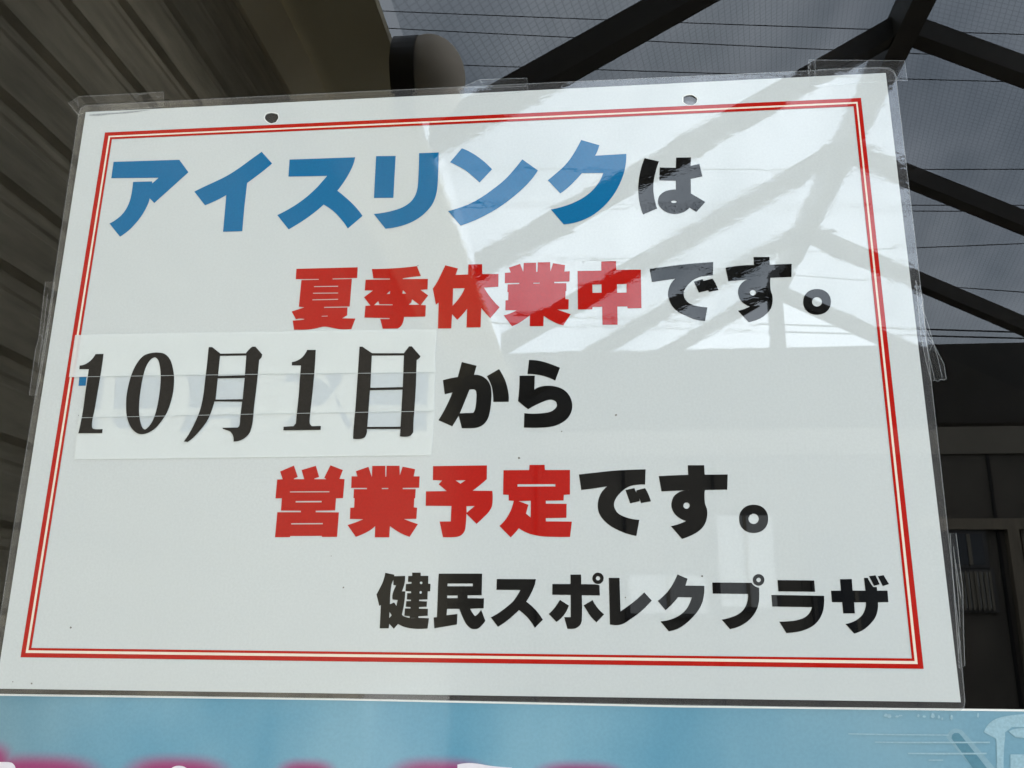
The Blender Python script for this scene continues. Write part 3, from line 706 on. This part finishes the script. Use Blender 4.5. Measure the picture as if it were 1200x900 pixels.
  ([(-20.29,-96.64),(-16.4,-96.64),(-16.35,-98.06),(-12.86,-98.06),(-12.81,-101.5),(-11.77,-101.57),(-11.78,-104.77),(-12.93,-104.85),(-12.89,-108.37),(-16.66,-108.5),(-16.63,-109.09),(-13.05,-109.23),(-13.16,-111.51),(-16.62,-111.68),(-16.59,-112.34),(-12.56,-112.39),(-12.57,-115.37),(-16.7,-115.65),(-16.67,-116.34),(-20.66,-116.37),(-20.69,-115.67),(-23.09,-115.43),(-22.95,-112.3),(-20.44,-112.29),(-20.46,-111.7),(-22.59,-111.56),(-22.42,-109.16),(-20.38,-109.07),(-20.4,-108.52),(-22.22,-108.41),(-22.17,-105.7),(-20.44,-105.62),(-20.47,-104.88),(-22.99,-104.74),(-22.88,-101.71),(-20.41,-101.44),(-20.43,-100.77),(-22.07,-100.7),(-21.98,-98.15),(-20.23,-98.07)], [[(-15.42,-101.13),(-15.52,-101.48),(-15.83,-101.7),(-16.21,-101.7),(-16.53,-101.49),(-16.66,-101.14),(-16.55,-100.78),(-16.25,-100.57),(-15.87,-100.57),(-15.55,-100.78)], [(-15.54,-105.31),(-15.63,-105.66),(-15.89,-105.87),(-16.23,-105.88),(-16.5,-105.66),(-16.62,-105.31),(-16.53,-104.96),(-16.27,-104.74),(-15.93,-104.74),(-15.65,-104.96)]]),
  ],
  [
  ([(-8.16,-97.07),(11.4,-97.04),(11.38,-106.43),(5.08,-106.53),(5.11,-107.75),(12.43,-107.79),(12.35,-112.05),(6.35,-112.26),(7.34,-113.97),(8.62,-115.43),(10,-114.32),(11.22,-112.67),(13.2,-117.4),(11.42,-119.59),(9.93,-120.68),(8.43,-120.95),(6.91,-120.7),(4.98,-119.08),(3.41,-116.55),(2.21,-114),(1.52,-112.36),(-3.94,-112.39),(-4.17,-115.13),(0.7,-114.56),(0.62,-119.04),(-9.41,-120.75),(-9.87,-116.08),(-8.42,-115.96),(-8.34,-108.54),(-8.31,-101.12)], [[(-4.06,-101.4),(7.27,-101.37),(7.29,-102.56),(-4.03,-102.59)], [(-4.1,-106.6),(0.61,-106.58),(0.64,-107.76),(-4.07,-107.78)]]),
  ],
  [
  ([(18.02,-99.38),(35.42,-99.42),(34.67,-102.48),(33.17,-105.8),(31.22,-109.1),(33.94,-111.28),(36.19,-113.63),(38.51,-116.77),(35,-120.25),(32.83,-117.09),(30.57,-114.75),(28,-112.77),(24.94,-115.51),(21.95,-117.89),(18.78,-119.9),(15.59,-115.93),(18.89,-114.09),(22.26,-111.7),(25.26,-109.13),(27.13,-106.56),(28.63,-104.12),(17.93,-104.08)], []),
  ],
  [
  ([(50.75,-97.39),(55.41,-97.38),(55.43,-101.54),(62.08,-101.67),(63.38,-102.04),(63.49,-106.34),(55.6,-106.27),(55.47,-116.95),(54.78,-118.75),(53.29,-120.02),(51.8,-120.49),(49.21,-120.51),(47.83,-115.63),(50.66,-115.61),(50.74,-106.17),(42.65,-106.13),(42.74,-101.5),(50.71,-101.48)], []),
  ([(65.27,-98.99),(65.13,-99.73),(64.77,-100.41),(64.22,-100.95),(63.52,-101.29),(62.76,-101.41),(62,-101.3),(61.32,-100.96),(60.78,-100.42),(60.44,-99.75),(60.33,-99),(60.47,-98.24),(60.83,-97.56),(61.38,-97.03),(62.08,-96.68),(62.84,-96.56),(63.6,-96.68),(64.29,-97.02),(64.82,-97.56),(65.16,-98.23)], [[(63.74,-98.99),(63.6,-99.45),(63.25,-99.79),(62.79,-99.91),(62.32,-99.79),(61.98,-99.45),(61.87,-98.99),(62,-98.53),(62.35,-98.19),(62.82,-98.07),(63.28,-98.19),(63.62,-98.53)]]),
  ([(46.01,-108.31),(49.88,-110.69),(48.52,-113.57),(46.64,-115.92),(44.4,-117.67),(41.13,-114.33),(43.3,-112.14),(44.81,-110.14)], []),
  ([(60.3,-108.32),(62.29,-111.5),(65.2,-114.37),(61.82,-117.7),(59.27,-115.13),(57.64,-112.61),(56.36,-110.63)], []),
  ],
  [
  ([(67.55,-98.8),(72.2,-98.79),(72.31,-113.08),(75.23,-111.08),(78.24,-108.9),(80.88,-106.71),(82.77,-104.97),(85.9,-108.43),(82.94,-111.4),(79.93,-113.93),(76.56,-116.28),(72.47,-118.56),(67.62,-118.59)], []),
  ],
  [
  ([(97.41,-97.28),(101.67,-99.09),(100.59,-102.01),(108.74,-102.09),(108.37,-105.89),(107.49,-109.13),(105.7,-112.36),(103.22,-115.23),(100.2,-117.91),(96.85,-120.07),(92.74,-121.26),(89.33,-117.17),(92.99,-116.54),(96.32,-115.27),(99.31,-113.29),(101.42,-110.77),(103.15,-106.99),(97.2,-106.94),(94.72,-109.72),(91.69,-112.43),(88.46,-108.56),(91.95,-105.59),(94.64,-102.31)], []),
  ],
  [
  ([(112.2,-100.67),(128.97,-100.77),(129.97,-102.03),(131.91,-102.85),(131.8,-106.16),(131.31,-109.38),(130.03,-112.59),(127.69,-115.61),(124.68,-117.93),(121.73,-119.36),(118.64,-120.16),(115.37,-116.29),(118.72,-115.49),(121.66,-114.41),(124.28,-112.62),(126.05,-110.12),(126.94,-107.25),(127.05,-105.46),(112.11,-105.37)], []),
  ([(134.39,-99.53),(134.22,-100.29),(133.83,-100.97),(133.25,-101.52),(132.55,-101.87),(131.78,-101.99),(131.03,-101.87),(130.37,-101.53),(129.86,-100.98),(129.55,-100.3),(129.48,-99.54),(129.65,-98.78),(130.04,-98.09),(130.62,-97.55),(131.33,-97.19),(132.1,-97.07),(132.85,-97.19),(133.51,-97.54),(134.02,-98.09),(134.32,-98.77)], [[(132.88,-99.53),(132.72,-100),(132.36,-100.35),(131.88,-100.48),(131.42,-100.35),(131.09,-100.01),(131,-99.54),(131.15,-99.07),(131.52,-98.72),(132,-98.6),(132.46,-98.72),(132.78,-99.06)]]),
  ],
  [
  ([(139.94,-99.59),(155.35,-99.7),(155.33,-104.46),(139.97,-104.34)], []),
  ([(136.92,-105.85),(158.92,-106.13),(158.7,-109.25),(157.98,-112.44),(156.3,-115.62),(153.98,-118.09),(150.85,-119.86),(147.23,-121),(142.06,-121.6),(139.44,-116.95),(143.65,-116.75),(147.24,-116.2),(150.15,-115.13),(152.24,-113.35),(153.5,-110.87),(136.95,-110.7)], []),
  ],
  [
  ([(166.16,-99.17),(171.07,-99.09),(170.99,-103.88),(176.28,-103.93),(176.18,-98.58),(177.77,-98.58),(178.64,-100.65),(179.7,-102.35),(181.11,-102.42),(181.14,-103.91),(185.35,-103.9),(185.3,-108.6),(180.95,-108.73),(180.52,-111.97),(179.37,-114.78),(177.39,-117.23),(174.73,-119.51),(172.52,-120.75),(170,-121.63),(166.78,-117.72),(169.73,-116.93),(172.31,-115.52),(174.22,-113.75),(175.51,-111.29),(176.03,-108.75),(171.17,-108.77),(171.04,-113.35),(166.25,-113.38),(166.24,-108.79),(162,-108.71),(161.98,-103.98),(166.13,-103.96)], []),
  ([(178.37,-97.86),(181.06,-97.5),(182.45,-101.28),(180,-101.89)], []),
  ([(182.01,-97.85),(184.42,-97.42),(186.26,-101.16),(183.61,-101.99)], []),
  ],
 ],
}
PAPER = [(-209.89,148.54),(210.04,148.54),(209.95,-148.47),(-210.02,-148.59)]
HOLE_A = [(-108.26,141.86),(-105.51,142.49),(-102.17,141.54),(-101.51,139.2),(-102.73,136.96),(-104.99,136.31),(-107.44,137.72),(-108.78,139.84)]
HOLE_B = [(110.07,140.18),(112.25,141.15),(114.8,140.91),(116.63,139.08),(116.31,136.88),(114.55,135.5),(112.01,135.64),(109.96,137.47)]
EDGE_OUT = [(-197.07,135.42),(196.77,134.99),(196.7,-135.53),(-200.34,-134.85)]
EDGE_A = [(-194.71,133.24),(194.89,132.82),(194.49,-133.66),(-198.18,-132.93)]
EDGE_B = [(-193.77,132.37),(194.14,131.9),(193.42,-132.48),(-197.04,-131.79)]
EDGE_IN = [(-192.55,131.12),(192.74,130.43),(192.4,-131.44),(-195.73,-130.73)]
STRIP_TOP = [(-196.73,20.3),(-102.92,19.63),(-12.85,18.68),(-13.14,8.29),(-13.19,-2.95),(-101.01,-2.03),(-196.76,-1.56),(-196.85,8.02)]
STRIP_MID = [(-187.7,3.39),(-12.71,1.01),(-12.95,-10.84),(-12.99,-21.89),(-99.26,-22),(-187.49,-22.56),(-187.26,-11.98)]
STRIP_LOW = [(-188.99,-18.44),(-12.49,-18.78),(-13.02,-33.6),(-13.51,-43.13),(-97.39,-43.24),(-187.96,-43.31),(-188.43,-31.29)]
OLD_PRINT = [[(-191.56,-1.34),(-178.21,-1.61),(-178.42,-6.43),(-178.43,-28.42),(-184.99,-28.33),(-185.52,-6.29),(-191.3,-6.19)], [(-170.91,0),(-152.43,0.07),(-148.89,-3.94),(-149.17,-23.31),(-151.62,-27.95),(-168.03,-28.14),(-171.1,-24.69),(-172.65,-3.47)], [(-137.98,-0.22),(-102.97,-0.07),(-103.63,-30.29),(-112.05,-30.6),(-111.43,-23.88),(-121.61,-24.15),(-125.64,-30.41),(-136.75,-30.26),(-132.83,-19.31),(-134.25,-6.39)], [(-86.15,-1.93),(-79.36,-1.85),(-79.02,-6.37),(-86.22,-6.44)], [(-79.96,-21.84),(-84.96,-27.63),(-79.51,-27.71)], [(-72.02,-3.71),(-67.65,-5.94),(-61.82,-11.59),(-67.24,-18.26),(-71.4,-18.61)], [(-67.05,-2.31),(-57.79,-2.28),(-58.37,-6.55),(-61.82,-11.59)], [(-61.35,-12.44),(-56.7,-20.11),(-51.67,-28.11),(-53.59,-30.56),(-58.19,-23.02)], [(-45.22,-2.11),(-16.14,-2.28),(-15.96,-31.08),(-45.33,-31.09)]]
LAM_OUT = [(-211.37,152.97),(-114.95,153.22),(66.77,152.75),(209.63,152.15),(212.45,151.49),(214.3,149.41),(214.79,146.2),(214.47,49.52),(213.57,-48.01),(212.74,-120.45),(211.74,-148.13),(211.12,-150.45),(209.66,-151.46),(207.61,-151.75),(97.38,-151.1),(-49.6,-150.77),(-207.63,-151.32),(-213.4,-151.21),(-213.97,-64.36),(-213.14,26.68),(-213.95,133.97),(-214.08,148.1),(-213.57,151.23)]
POSTER = [(-237.5,-151.72),(-208.53,-151.59),(-49.96,-151.34),(97.45,-152.14),(234.85,-151.63),(267.78,-151.4)]
TAPE_TL = [(-220.01,154.11),(-214.45,157.9),(-191.52,157.85),(-166.66,158.06),(-165.35,149.06),(-185.46,148.56),(-207.19,148.15),(-213.25,146.37)]
TAPE_TM = [(-5.93,150.87),(6.09,155.81),(30.44,155.27),(30.91,148.05),(22.73,146.48),(-4.02,146.45)]
TAPE_TR = [(173.03,157.6),(198.95,155.79),(219.44,154.31),(219.45,142.81),(215.01,143.31),(205.98,143.1),(172.06,142.59),(172.61,146.97),(172.33,151.43)]
TAPE_L = [(-216.78,49.38),(-211.71,49.46),(-211.21,29.94),(-211.36,-0.71),(-211.99,-10.81),(-215.76,-10.96),(-216.23,12.79),(-215.42,19.09)]
TAPE_R = [(211.56,36.3),(213.67,27.78),(213.19,13.2),(219.38,-4.48),(219.51,-11.29),(218.15,-11.87),(217.09,-11.45),(215.88,-12.42),(214.84,-11.8),(212.95,-12.17),(211.75,-3.1),(210.86,9.14)]
TAPE_BR = [(213.43,-79.81),(215.89,-79.82),(215.86,-103.06),(214.04,-120.79),(212.93,-134.06),(210.61,-135.09),(211.35,-120.47)]
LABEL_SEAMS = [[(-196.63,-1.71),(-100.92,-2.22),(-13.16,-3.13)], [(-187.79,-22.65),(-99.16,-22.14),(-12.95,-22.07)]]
FILM_STREAK = [(-207.86,146.72),(-202.57,147.18),(-192.9,147.3),(-183.3,147.73),(-172.76,148.11),(-180.81,147.08),(-186.53,146.65),(-195.22,146.58),(-201.91,145.88),(-206.81,146.25)]
CREASE_TL = [[(-182.7,157.1),(-182.18,154.96),(-180.79,157.26),(-175.99,157.52)], [(-170.52,156.16),(-168.91,154.75),(-167.59,155.73)], [(-217.79,153.99),(-215.15,155.97),(-213.95,151.14)]]
CREASE_TM = [[(-3.7,151.51),(4.84,151.03),(22.69,150.53),(30.23,150.61)], [(6.1,155.55),(7.5,152.41)]]
CREASE_TR = [[(176.14,157.16),(175.31,146.82)], [(173.14,156.35),(173.86,154.81),(172.7,153.39),(173.62,151.85),(172.63,149.93)], [(205.93,150.93),(210.79,150.15),(213.81,147.53),(215.09,144.04)], [(176.95,151.65),(190.29,151.86),(206.75,150.88)]]
CREASE_L = [[(-214.55,42.52),(-213.84,26.34),(-213.43,3.77)], [(-214.8,20.89),(-212.85,17.22),(-213.81,11.83)]]
CREASE_BR = [[(214.19,-85.25),(213.79,-103.07),(212.93,-118.74)], [(211.61,-121.15),(212.22,-124.57),(210.97,-129.35)], [(214.24,-90.64),(214.75,-106.58)]]
CREASE_R = [[(212.49,10.33),(213.46,-1.12),(214.49,-11.6)], [(212.83,23.6),(214.54,15.23),(217.07,-2.01),(217.9,-10.86)], [(212.39,29.92),(213.96,26.93),(212.45,23.61),(213.59,20.24)], [(213.34,7.85),(215.68,5.34),(213.82,2.12)]]
SPECKS = [(-23.23,52.42),(-51.45,-103.33),(72.36,-25.2),(47.19,-32.51),(27.54,-44.89),(-58.05,-89.32),(-188.9,-21.38),(-202.22,-145.52),(-178.1,-121.65),(-193.12,-146.14),(74.58,-107.13),(107.96,-97.96)]
POSTER_WHITE = [[(-215.68,-180),(-200.41,-179.52),(-197.94,-179.82),(-196.3,-181.2),(-195.29,-183.64),(-192.12,-202.59),(-211.49,-203.07)], [(-125.43,-184.6),(-124.67,-181.14),(-122.88,-179.82),(-120.6,-179.46),(-118.23,-179.83),(-115.75,-181.3),(-113.76,-185.38),(-112.1,-200.59),(-123.52,-200.88)], [(2.02,-176.52),(6.39,-175.83),(10.77,-176.01),(16.25,-176.74),(25.32,-177.23),(25.49,-197.16),(2.55,-197.73)]]
SPEED = [[(164.4,-161.25),(180.03,-161.24),(204.28,-161.08),(204.24,-161.48),(179.98,-161.77),(164.36,-161.71)], [(174.65,-164.28),(186.49,-164.14),(219.96,-163.47),(219.89,-164.06),(186.43,-164.73),(174.61,-164.68)], [(187.39,-168.29),(199.45,-168.12),(218.09,-167.7),(218.01,-168.35),(199.38,-168.77),(187.34,-168.81)], [(195.15,-170.72),(200.83,-170.61),(200.78,-171.06),(195.1,-171.18)]]
STICK = [(205.61,-161.13),(206.7,-160.39),(208.04,-160.43),(208.94,-161.23),(221.78,-179.74),(217.52,-182.36),(205.12,-162.44)]
STICK_GLOW = [(203.15,-162.15),(204.76,-159.83),(207.25,-158.65),(209.51,-159.26),(211.55,-161.67),(227.33,-182.14),(213.76,-186.22),(213.85,-175.15),(208.64,-169.17)]
FIGURE = [[(218.09,-159.93),(220.14,-156.96),(223.06,-154.95),(227.9,-153.57),(236.33,-152.62),(247.93,-152.28),(247.26,-156.85),(235.62,-157.69),(229.32,-157.79),(226.4,-159.79),(225.55,-163.7),(222.74,-162.45)], [(222.58,-161.16),(226.23,-161.09),(223.94,-173.35),(222.72,-192.23),(218.17,-192.35),(221.31,-173.41)], [(227.78,-159.44),(230.56,-158.42),(235.57,-158.01),(235.03,-161.91),(230.12,-161.67)], [(227.26,-168.17),(235.15,-168.02),(233.72,-191.96),(224.02,-192.2)]]
FLECKS = [[(179.79,-153.32),(180.68,-153.44),(180.96,-154.23),(180.19,-154.77),(179.14,-154.39)], [(181.13,-153.52),(182.02,-153.66),(182.29,-154.58),(181.5,-155.21),(180.46,-154.77)], [(184.2,-153.97),(184.96,-154.05),(185.21,-154.57),(184.56,-154.93),(183.67,-154.68)], [(185.53,-153.76),(186.43,-153.8),(186.75,-154.16),(186,-154.41),(184.93,-154.25)], [(192.84,-153.36),(193.36,-153.47),(193.49,-154.17),(193.02,-154.65),(192.41,-154.3)], [(195.05,-153.81),(195.84,-153.89),(196.1,-154.4),(195.42,-154.75),(194.49,-154.51)], [(198.51,-152.91),(199.33,-153.09),(199.54,-154.22),(198.78,-154.99),(197.83,-154.44)], [(200.93,-153.62),(201.4,-153.76),(201.5,-154.58),(201.05,-155.14),(200.51,-154.74)], [(202.22,-154.4),(202.61,-154.51),(202.7,-155.17),(202.32,-155.61),(201.87,-155.29)], [(216.53,-152.49),(216.94,-152.67),(216.96,-153.78),(216.53,-154.52),(216.09,-153.98)], [(205.94,-153.48),(206.54,-153.66),(206.66,-154.76),(206.07,-155.51),(205.39,-154.96)]]

# ------------------------------------------------------------------ poster below the notice
def poster_mat():
    m, nt, p, out = new_mat('poster_print')
    v = mapped(nt, loc=(0, 0, -SIGN_Z))
    sp = nt.nodes.new('ShaderNodeSeparateXYZ')
    nt.links.new(v, sp.inputs[0])
    X, Z = sp.outputs['X'], sp.outputs['Z']
    n = maprange(nt, noise(nt, mapped(nt, scale=(1, 1, 0.5), loc=(0.3, 0, 0)), 11, 3.0, 0.5), 0.36, 0.64)
    c = mix_col(nt, n, (0.115, 0.31, 0.43), (0.25, 0.44, 0.53))
    c = mix_col(nt, maprange(nt, X, -0.27, -0.13, 0.85, 0.0, True), c, (0.19, 0.275, 0.29))
    c = mix_col(nt, maprange(nt, X, 0.02, 0.22, 0.0, 0.6, True), c, (0.22, 0.36, 0.43))
    fac = None
    for cx, cz, rx, rz in POSTER_GLOW:
        dx = math_(nt, 'MULTIPLY', math_(nt, 'SUBTRACT', X, cx), 1 / rx)
        dz = math_(nt, 'MULTIPLY', math_(nt, 'SUBTRACT', Z, cz), 1 / rz)
        r = math_(nt, 'POWER', math_(nt, 'ADD', math_(nt, 'POWER', math_(nt, 'ABSOLUTE', dx), 3.0), math_(nt, 'POWER', math_(nt, 'ABSOLUTE', dz), 3.0)), 0.333)
        g = maprange(nt, r, 1.18, 0.66, 0.0, 1.0, True)
        fac = g if fac is None else math_(nt, 'MAXIMUM', fac, g)
    c = mix_col(nt, math_(nt, 'MULTIPLY', fac, 0.95), c, (0.34, 0.028, 0.15))
    gr = maprange(nt, noise(nt, v, 700, 2.0, 0.6), 0.35, 0.65, 0.94, 1.0)
    hs = nt.nodes.new('ShaderNodeHueSaturation')
    nt.links.new(gr, hs.inputs['Value'])
    nt.links.new(c, hs.inputs['Color'])
    nt.links.new(hs.outputs[0], p.inputs['Base Color'])
    p.inputs['Roughness'].default_value = 0.6
    p.inputs['Specular IOR Level'].default_value = 0.0
    p.inputs['Coat Weight'].default_value = 1.0
    p.inputs['Coat Roughness'].default_value = 0.05
    p.inputs['Coat IOR'].default_value = 1.5
    return m
POSTER_GLOW = [(-0.1858, -0.1908, 0.0314, 0.0146), (-0.1214, -0.1893, 0.0252, 0.0138), (-0.0635, -0.1874, 0.0142, 0.0115), (-0.0054, -0.1874, 0.0232, 0.0131), (0.054, -0.1854, 0.0205, 0.0109), (-0.2147, -0.1858, 0.0176, 0.0148)]
M['poster'] = poster_mat()
M['poster_white'] = film_mat('poster_white_ink', (0.80, 0.74, 0.78), 0.04, 0.0, 1.5)
M['rim_white'] = film_mat('pressed_film_rim', (0.84, 0.84, 0.80), 0.04, 0.0, 1.5)
M['poster_pale'] = film_mat('poster_pale_ink', (0.34, 0.51, 0.58), 0.15, 0.0, 1.5)
M['poster_mist'] = film_mat('poster_mist_ink', (0.25, 0.40, 0.47), 0.10, 0.0, 1.5)
M['poster_teal'] = film_mat('poster_teal_ink', (0.11, 0.25, 0.32), 0.10, 0.0, 1.5)
po = thing('poster', 'sky blue poster with blurred magenta lettering glow, taped below the notice', 'poster', (0.05, 0.002, SIGN_Z - 0.5))
bm = bmesh.new()
top = POSTER
sheet(bm, top + [(320, -500), (-330, -500)], (), 0.0016, 0.0006, smooth=False)
link('sheet', bm, M['poster'], po)
bm = bmesh.new(); stroke(bm, [(x, z + 0.3) for x, z in top], 0.8, 0.00155)
link('white_edge', bm, M['rim_white'], po)
bm = bmesh.new()
bm.free()
for l in POSTER_WHITE:
    bm = bmesh.new(); sheet(bm, l, (), 0.0015)
    link('character', bm, M['poster_white'], po)
bm = bmesh.new()
sheet(bm, STICK_GLOW, (), 0.00152)
link('printed_glow', bm, M['poster_mist'], po)
bm = bmesh.new()
for k, l in enumerate(FIGURE): sheet(bm, l, (), 0.00146 - 0.00002 * k)
link('printed_figure', bm, M['poster_pale'], po)
bm = bmesh.new(); sheet(bm, STICK, (), 0.00149)
link('printed_stick', bm, M['poster_teal'], po)
bm = bmesh.new()
bm.free()
for l in SPEED + FLECKS:
    bm = bmesh.new(); sheet(bm, l, (), 0.00135, smooth=False)
    link('printed_streak', bm, M['poster_pale'], po)

# ------------------------------------------------------------------ the notice
sg = thing('notice_sign', 'white laminated notice with red double border and large Japanese lettering', 'sign', (0.0, 0.0, SIGN_Z - 0.1485))
bm = bmesh.new(); sheet(bm, PAPER, (HOLE_A, HOLE_B), 0.0, 0.0003, smooth=True, corner=50)
link('paper', bm, M['paper'], sg)
bm = bmesh.new()
def grow(l, k):
    cx = sum(p[0] for p in l) / len(l); cz = sum(p[1] for p in l) / len(l)
    return [(cx + (x - cx) * k, cz + (z - cz) * k) for x, z in l]
sheet(bm, LAM_OUT, (), 0.0006, 0.0004, smooth=False)
lam = link('laminate_film', bm, M['film'], sg)
bm = bmesh.new()
stroke(bm, LAM_OUT, 0.35, 0.00045, closed=True)
link('film_rim', bm, M['tape_rim'], sg)
bm = bmesh.new()
bm.free()
for l in (HOLE_A, HOLE_B):
    bm = bmesh.new(); stroke(bm, rounded(grow(l, 1.12)), 0.45, -0.0001, closed=True)
    link('punched_rim', bm, M['rim_white'], sg)
M['streak'] = film_mat('lifted_film_streak', (0.40, 0.42, 0.42), 0.2, 0.3, 1.5)
bm = bmesh.new(); sheet(bm, FILM_STREAK, (), -0.0001)
link('film_streak', bm, M['streak'], sg)
bm = bmesh.new()
sheet(bm, EDGE_OUT, (EDGE_A,), -0.00012, smooth=False)
sheet(bm, EDGE_B, (EDGE_IN,), -0.00012, smooth=False)
b = link('border', bm, M['red'], sg); b['label'] = 'red double line border of the notice'
bm = bmesh.new(); sheet(bm, EDGE_A, (EDGE_B,), -0.00012, smooth=False)
link('border_gap', bm, M['cream'], sg)
for key, mk, lab in (('blue', 'blue', 'blue character'), ('ha', 'black', 'black character'), ('red1', 'red', 'red character'), ('desu1', 'black', 'black character'),
                     ('kara', 'black', 'black character'), ('red2', 'red', 'red character'), ('desu2', 'black', 'black character'), ('plaza', 'black', 'small black character')):
    for strokes in GLYPHS[key]:
        bm = bmesh.new()
        for o_, hs in strokes: sheet(bm, o_, hs, -0.00012)
        o = link('character', bm, M[mk], sg); o['label'] = lab
for l in OLD_PRINT:
    bm = bmesh.new(); sheet(bm, l, (), -0.00012, smooth=False)
    o = link('old_print', bm, M['blue'], sg); o['label'] = 'old blue print under the date label'
rnd = random.Random(3)
for x, z in SPECKS:
    r = rnd.uniform(0.25, 0.55)
    bm = bmesh.new()
    sheet(bm, [(x + r * math.cos(a) * rnd.uniform(.6, 1.3), z + r * math.sin(a) * rnd.uniform(.6, 1.3)) for a in [k * 1.0472 for k in range(6)]], (), -0.00016)
    link('dirt_speck', bm, M['grime'], sg)

# date label: three strips of white label tape stuck over the old date
dl = thing('date_label', 'white label strips with black serif date stuck over the notice', 'label', (-0.1, -0.0003, SIGN_Z - 0.02))
for l, y in ((STRIP_LOW, -0.00028), (STRIP_MID, -0.00034), (STRIP_TOP, -0.00040)):
    bm = bmesh.new(); sheet(bm, l, (), y, 0.00014, smooth=False)
    link('label_strip', bm, M['label'], dl)
bm = bmesh.new()
bm.free()
for strokes in GLYPHS['date']:
    bm = bmesh.new()
    for o_, hs in strokes: sheet(bm, o_, hs, -0.0005)
    link('character', bm, M['label_ink'], dl)
for l in LABEL_SEAMS:  # cut edges of the strips, their thin shadow line put into the grey
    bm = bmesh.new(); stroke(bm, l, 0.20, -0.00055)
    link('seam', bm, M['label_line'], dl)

# tapes -----------------------------------------------------------
def tape(outline, label, y=-0.0008, creases=()):
    cx = sum(p[0] for p in outline) / len(outline); cz = sum(p[1] for p in outline) / len(outline)
    t = thing('clear_tape', label, 'tape', (cx / 1000, y, cz / 1000 + SIGN_Z), 'pieces of clear tape holding the notice')
    bm = bmesh.new(); sheet(bm, outline, (), y, 0.0001, smooth=False)
    link('strip', bm, M['tape'], t)
    bm = bmesh.new(); stroke(bm, outline, 0.32, y - 0.0002, closed=True)
    for c in creases: stroke(bm, c, 0.3, y - 0.0002)
    link('edge', bm, M['tape_rim'], t)
    return t
tape(TAPE_TL, 'clear tape over the upper left corner of the notice', creases=CREASE_TL)
tape(TAPE_TM, 'short clear tape on the middle of the notice top edge', creases=CREASE_TM)
tape(TAPE_TR, 'clear tape with a torn end over the upper right corner of the notice', creases=CREASE_TR)
tape(TAPE_L, 'narrow clear tape along the left edge of the notice', creases=CREASE_L)
tape(TAPE_BR, 'scuffed clear tape along the lower right edge of the notice', creases=CREASE_BR)
tape(TAPE_R, 'peeling folded clear tape hanging off the right edge of the notice', -0.002, creases=CREASE_R)
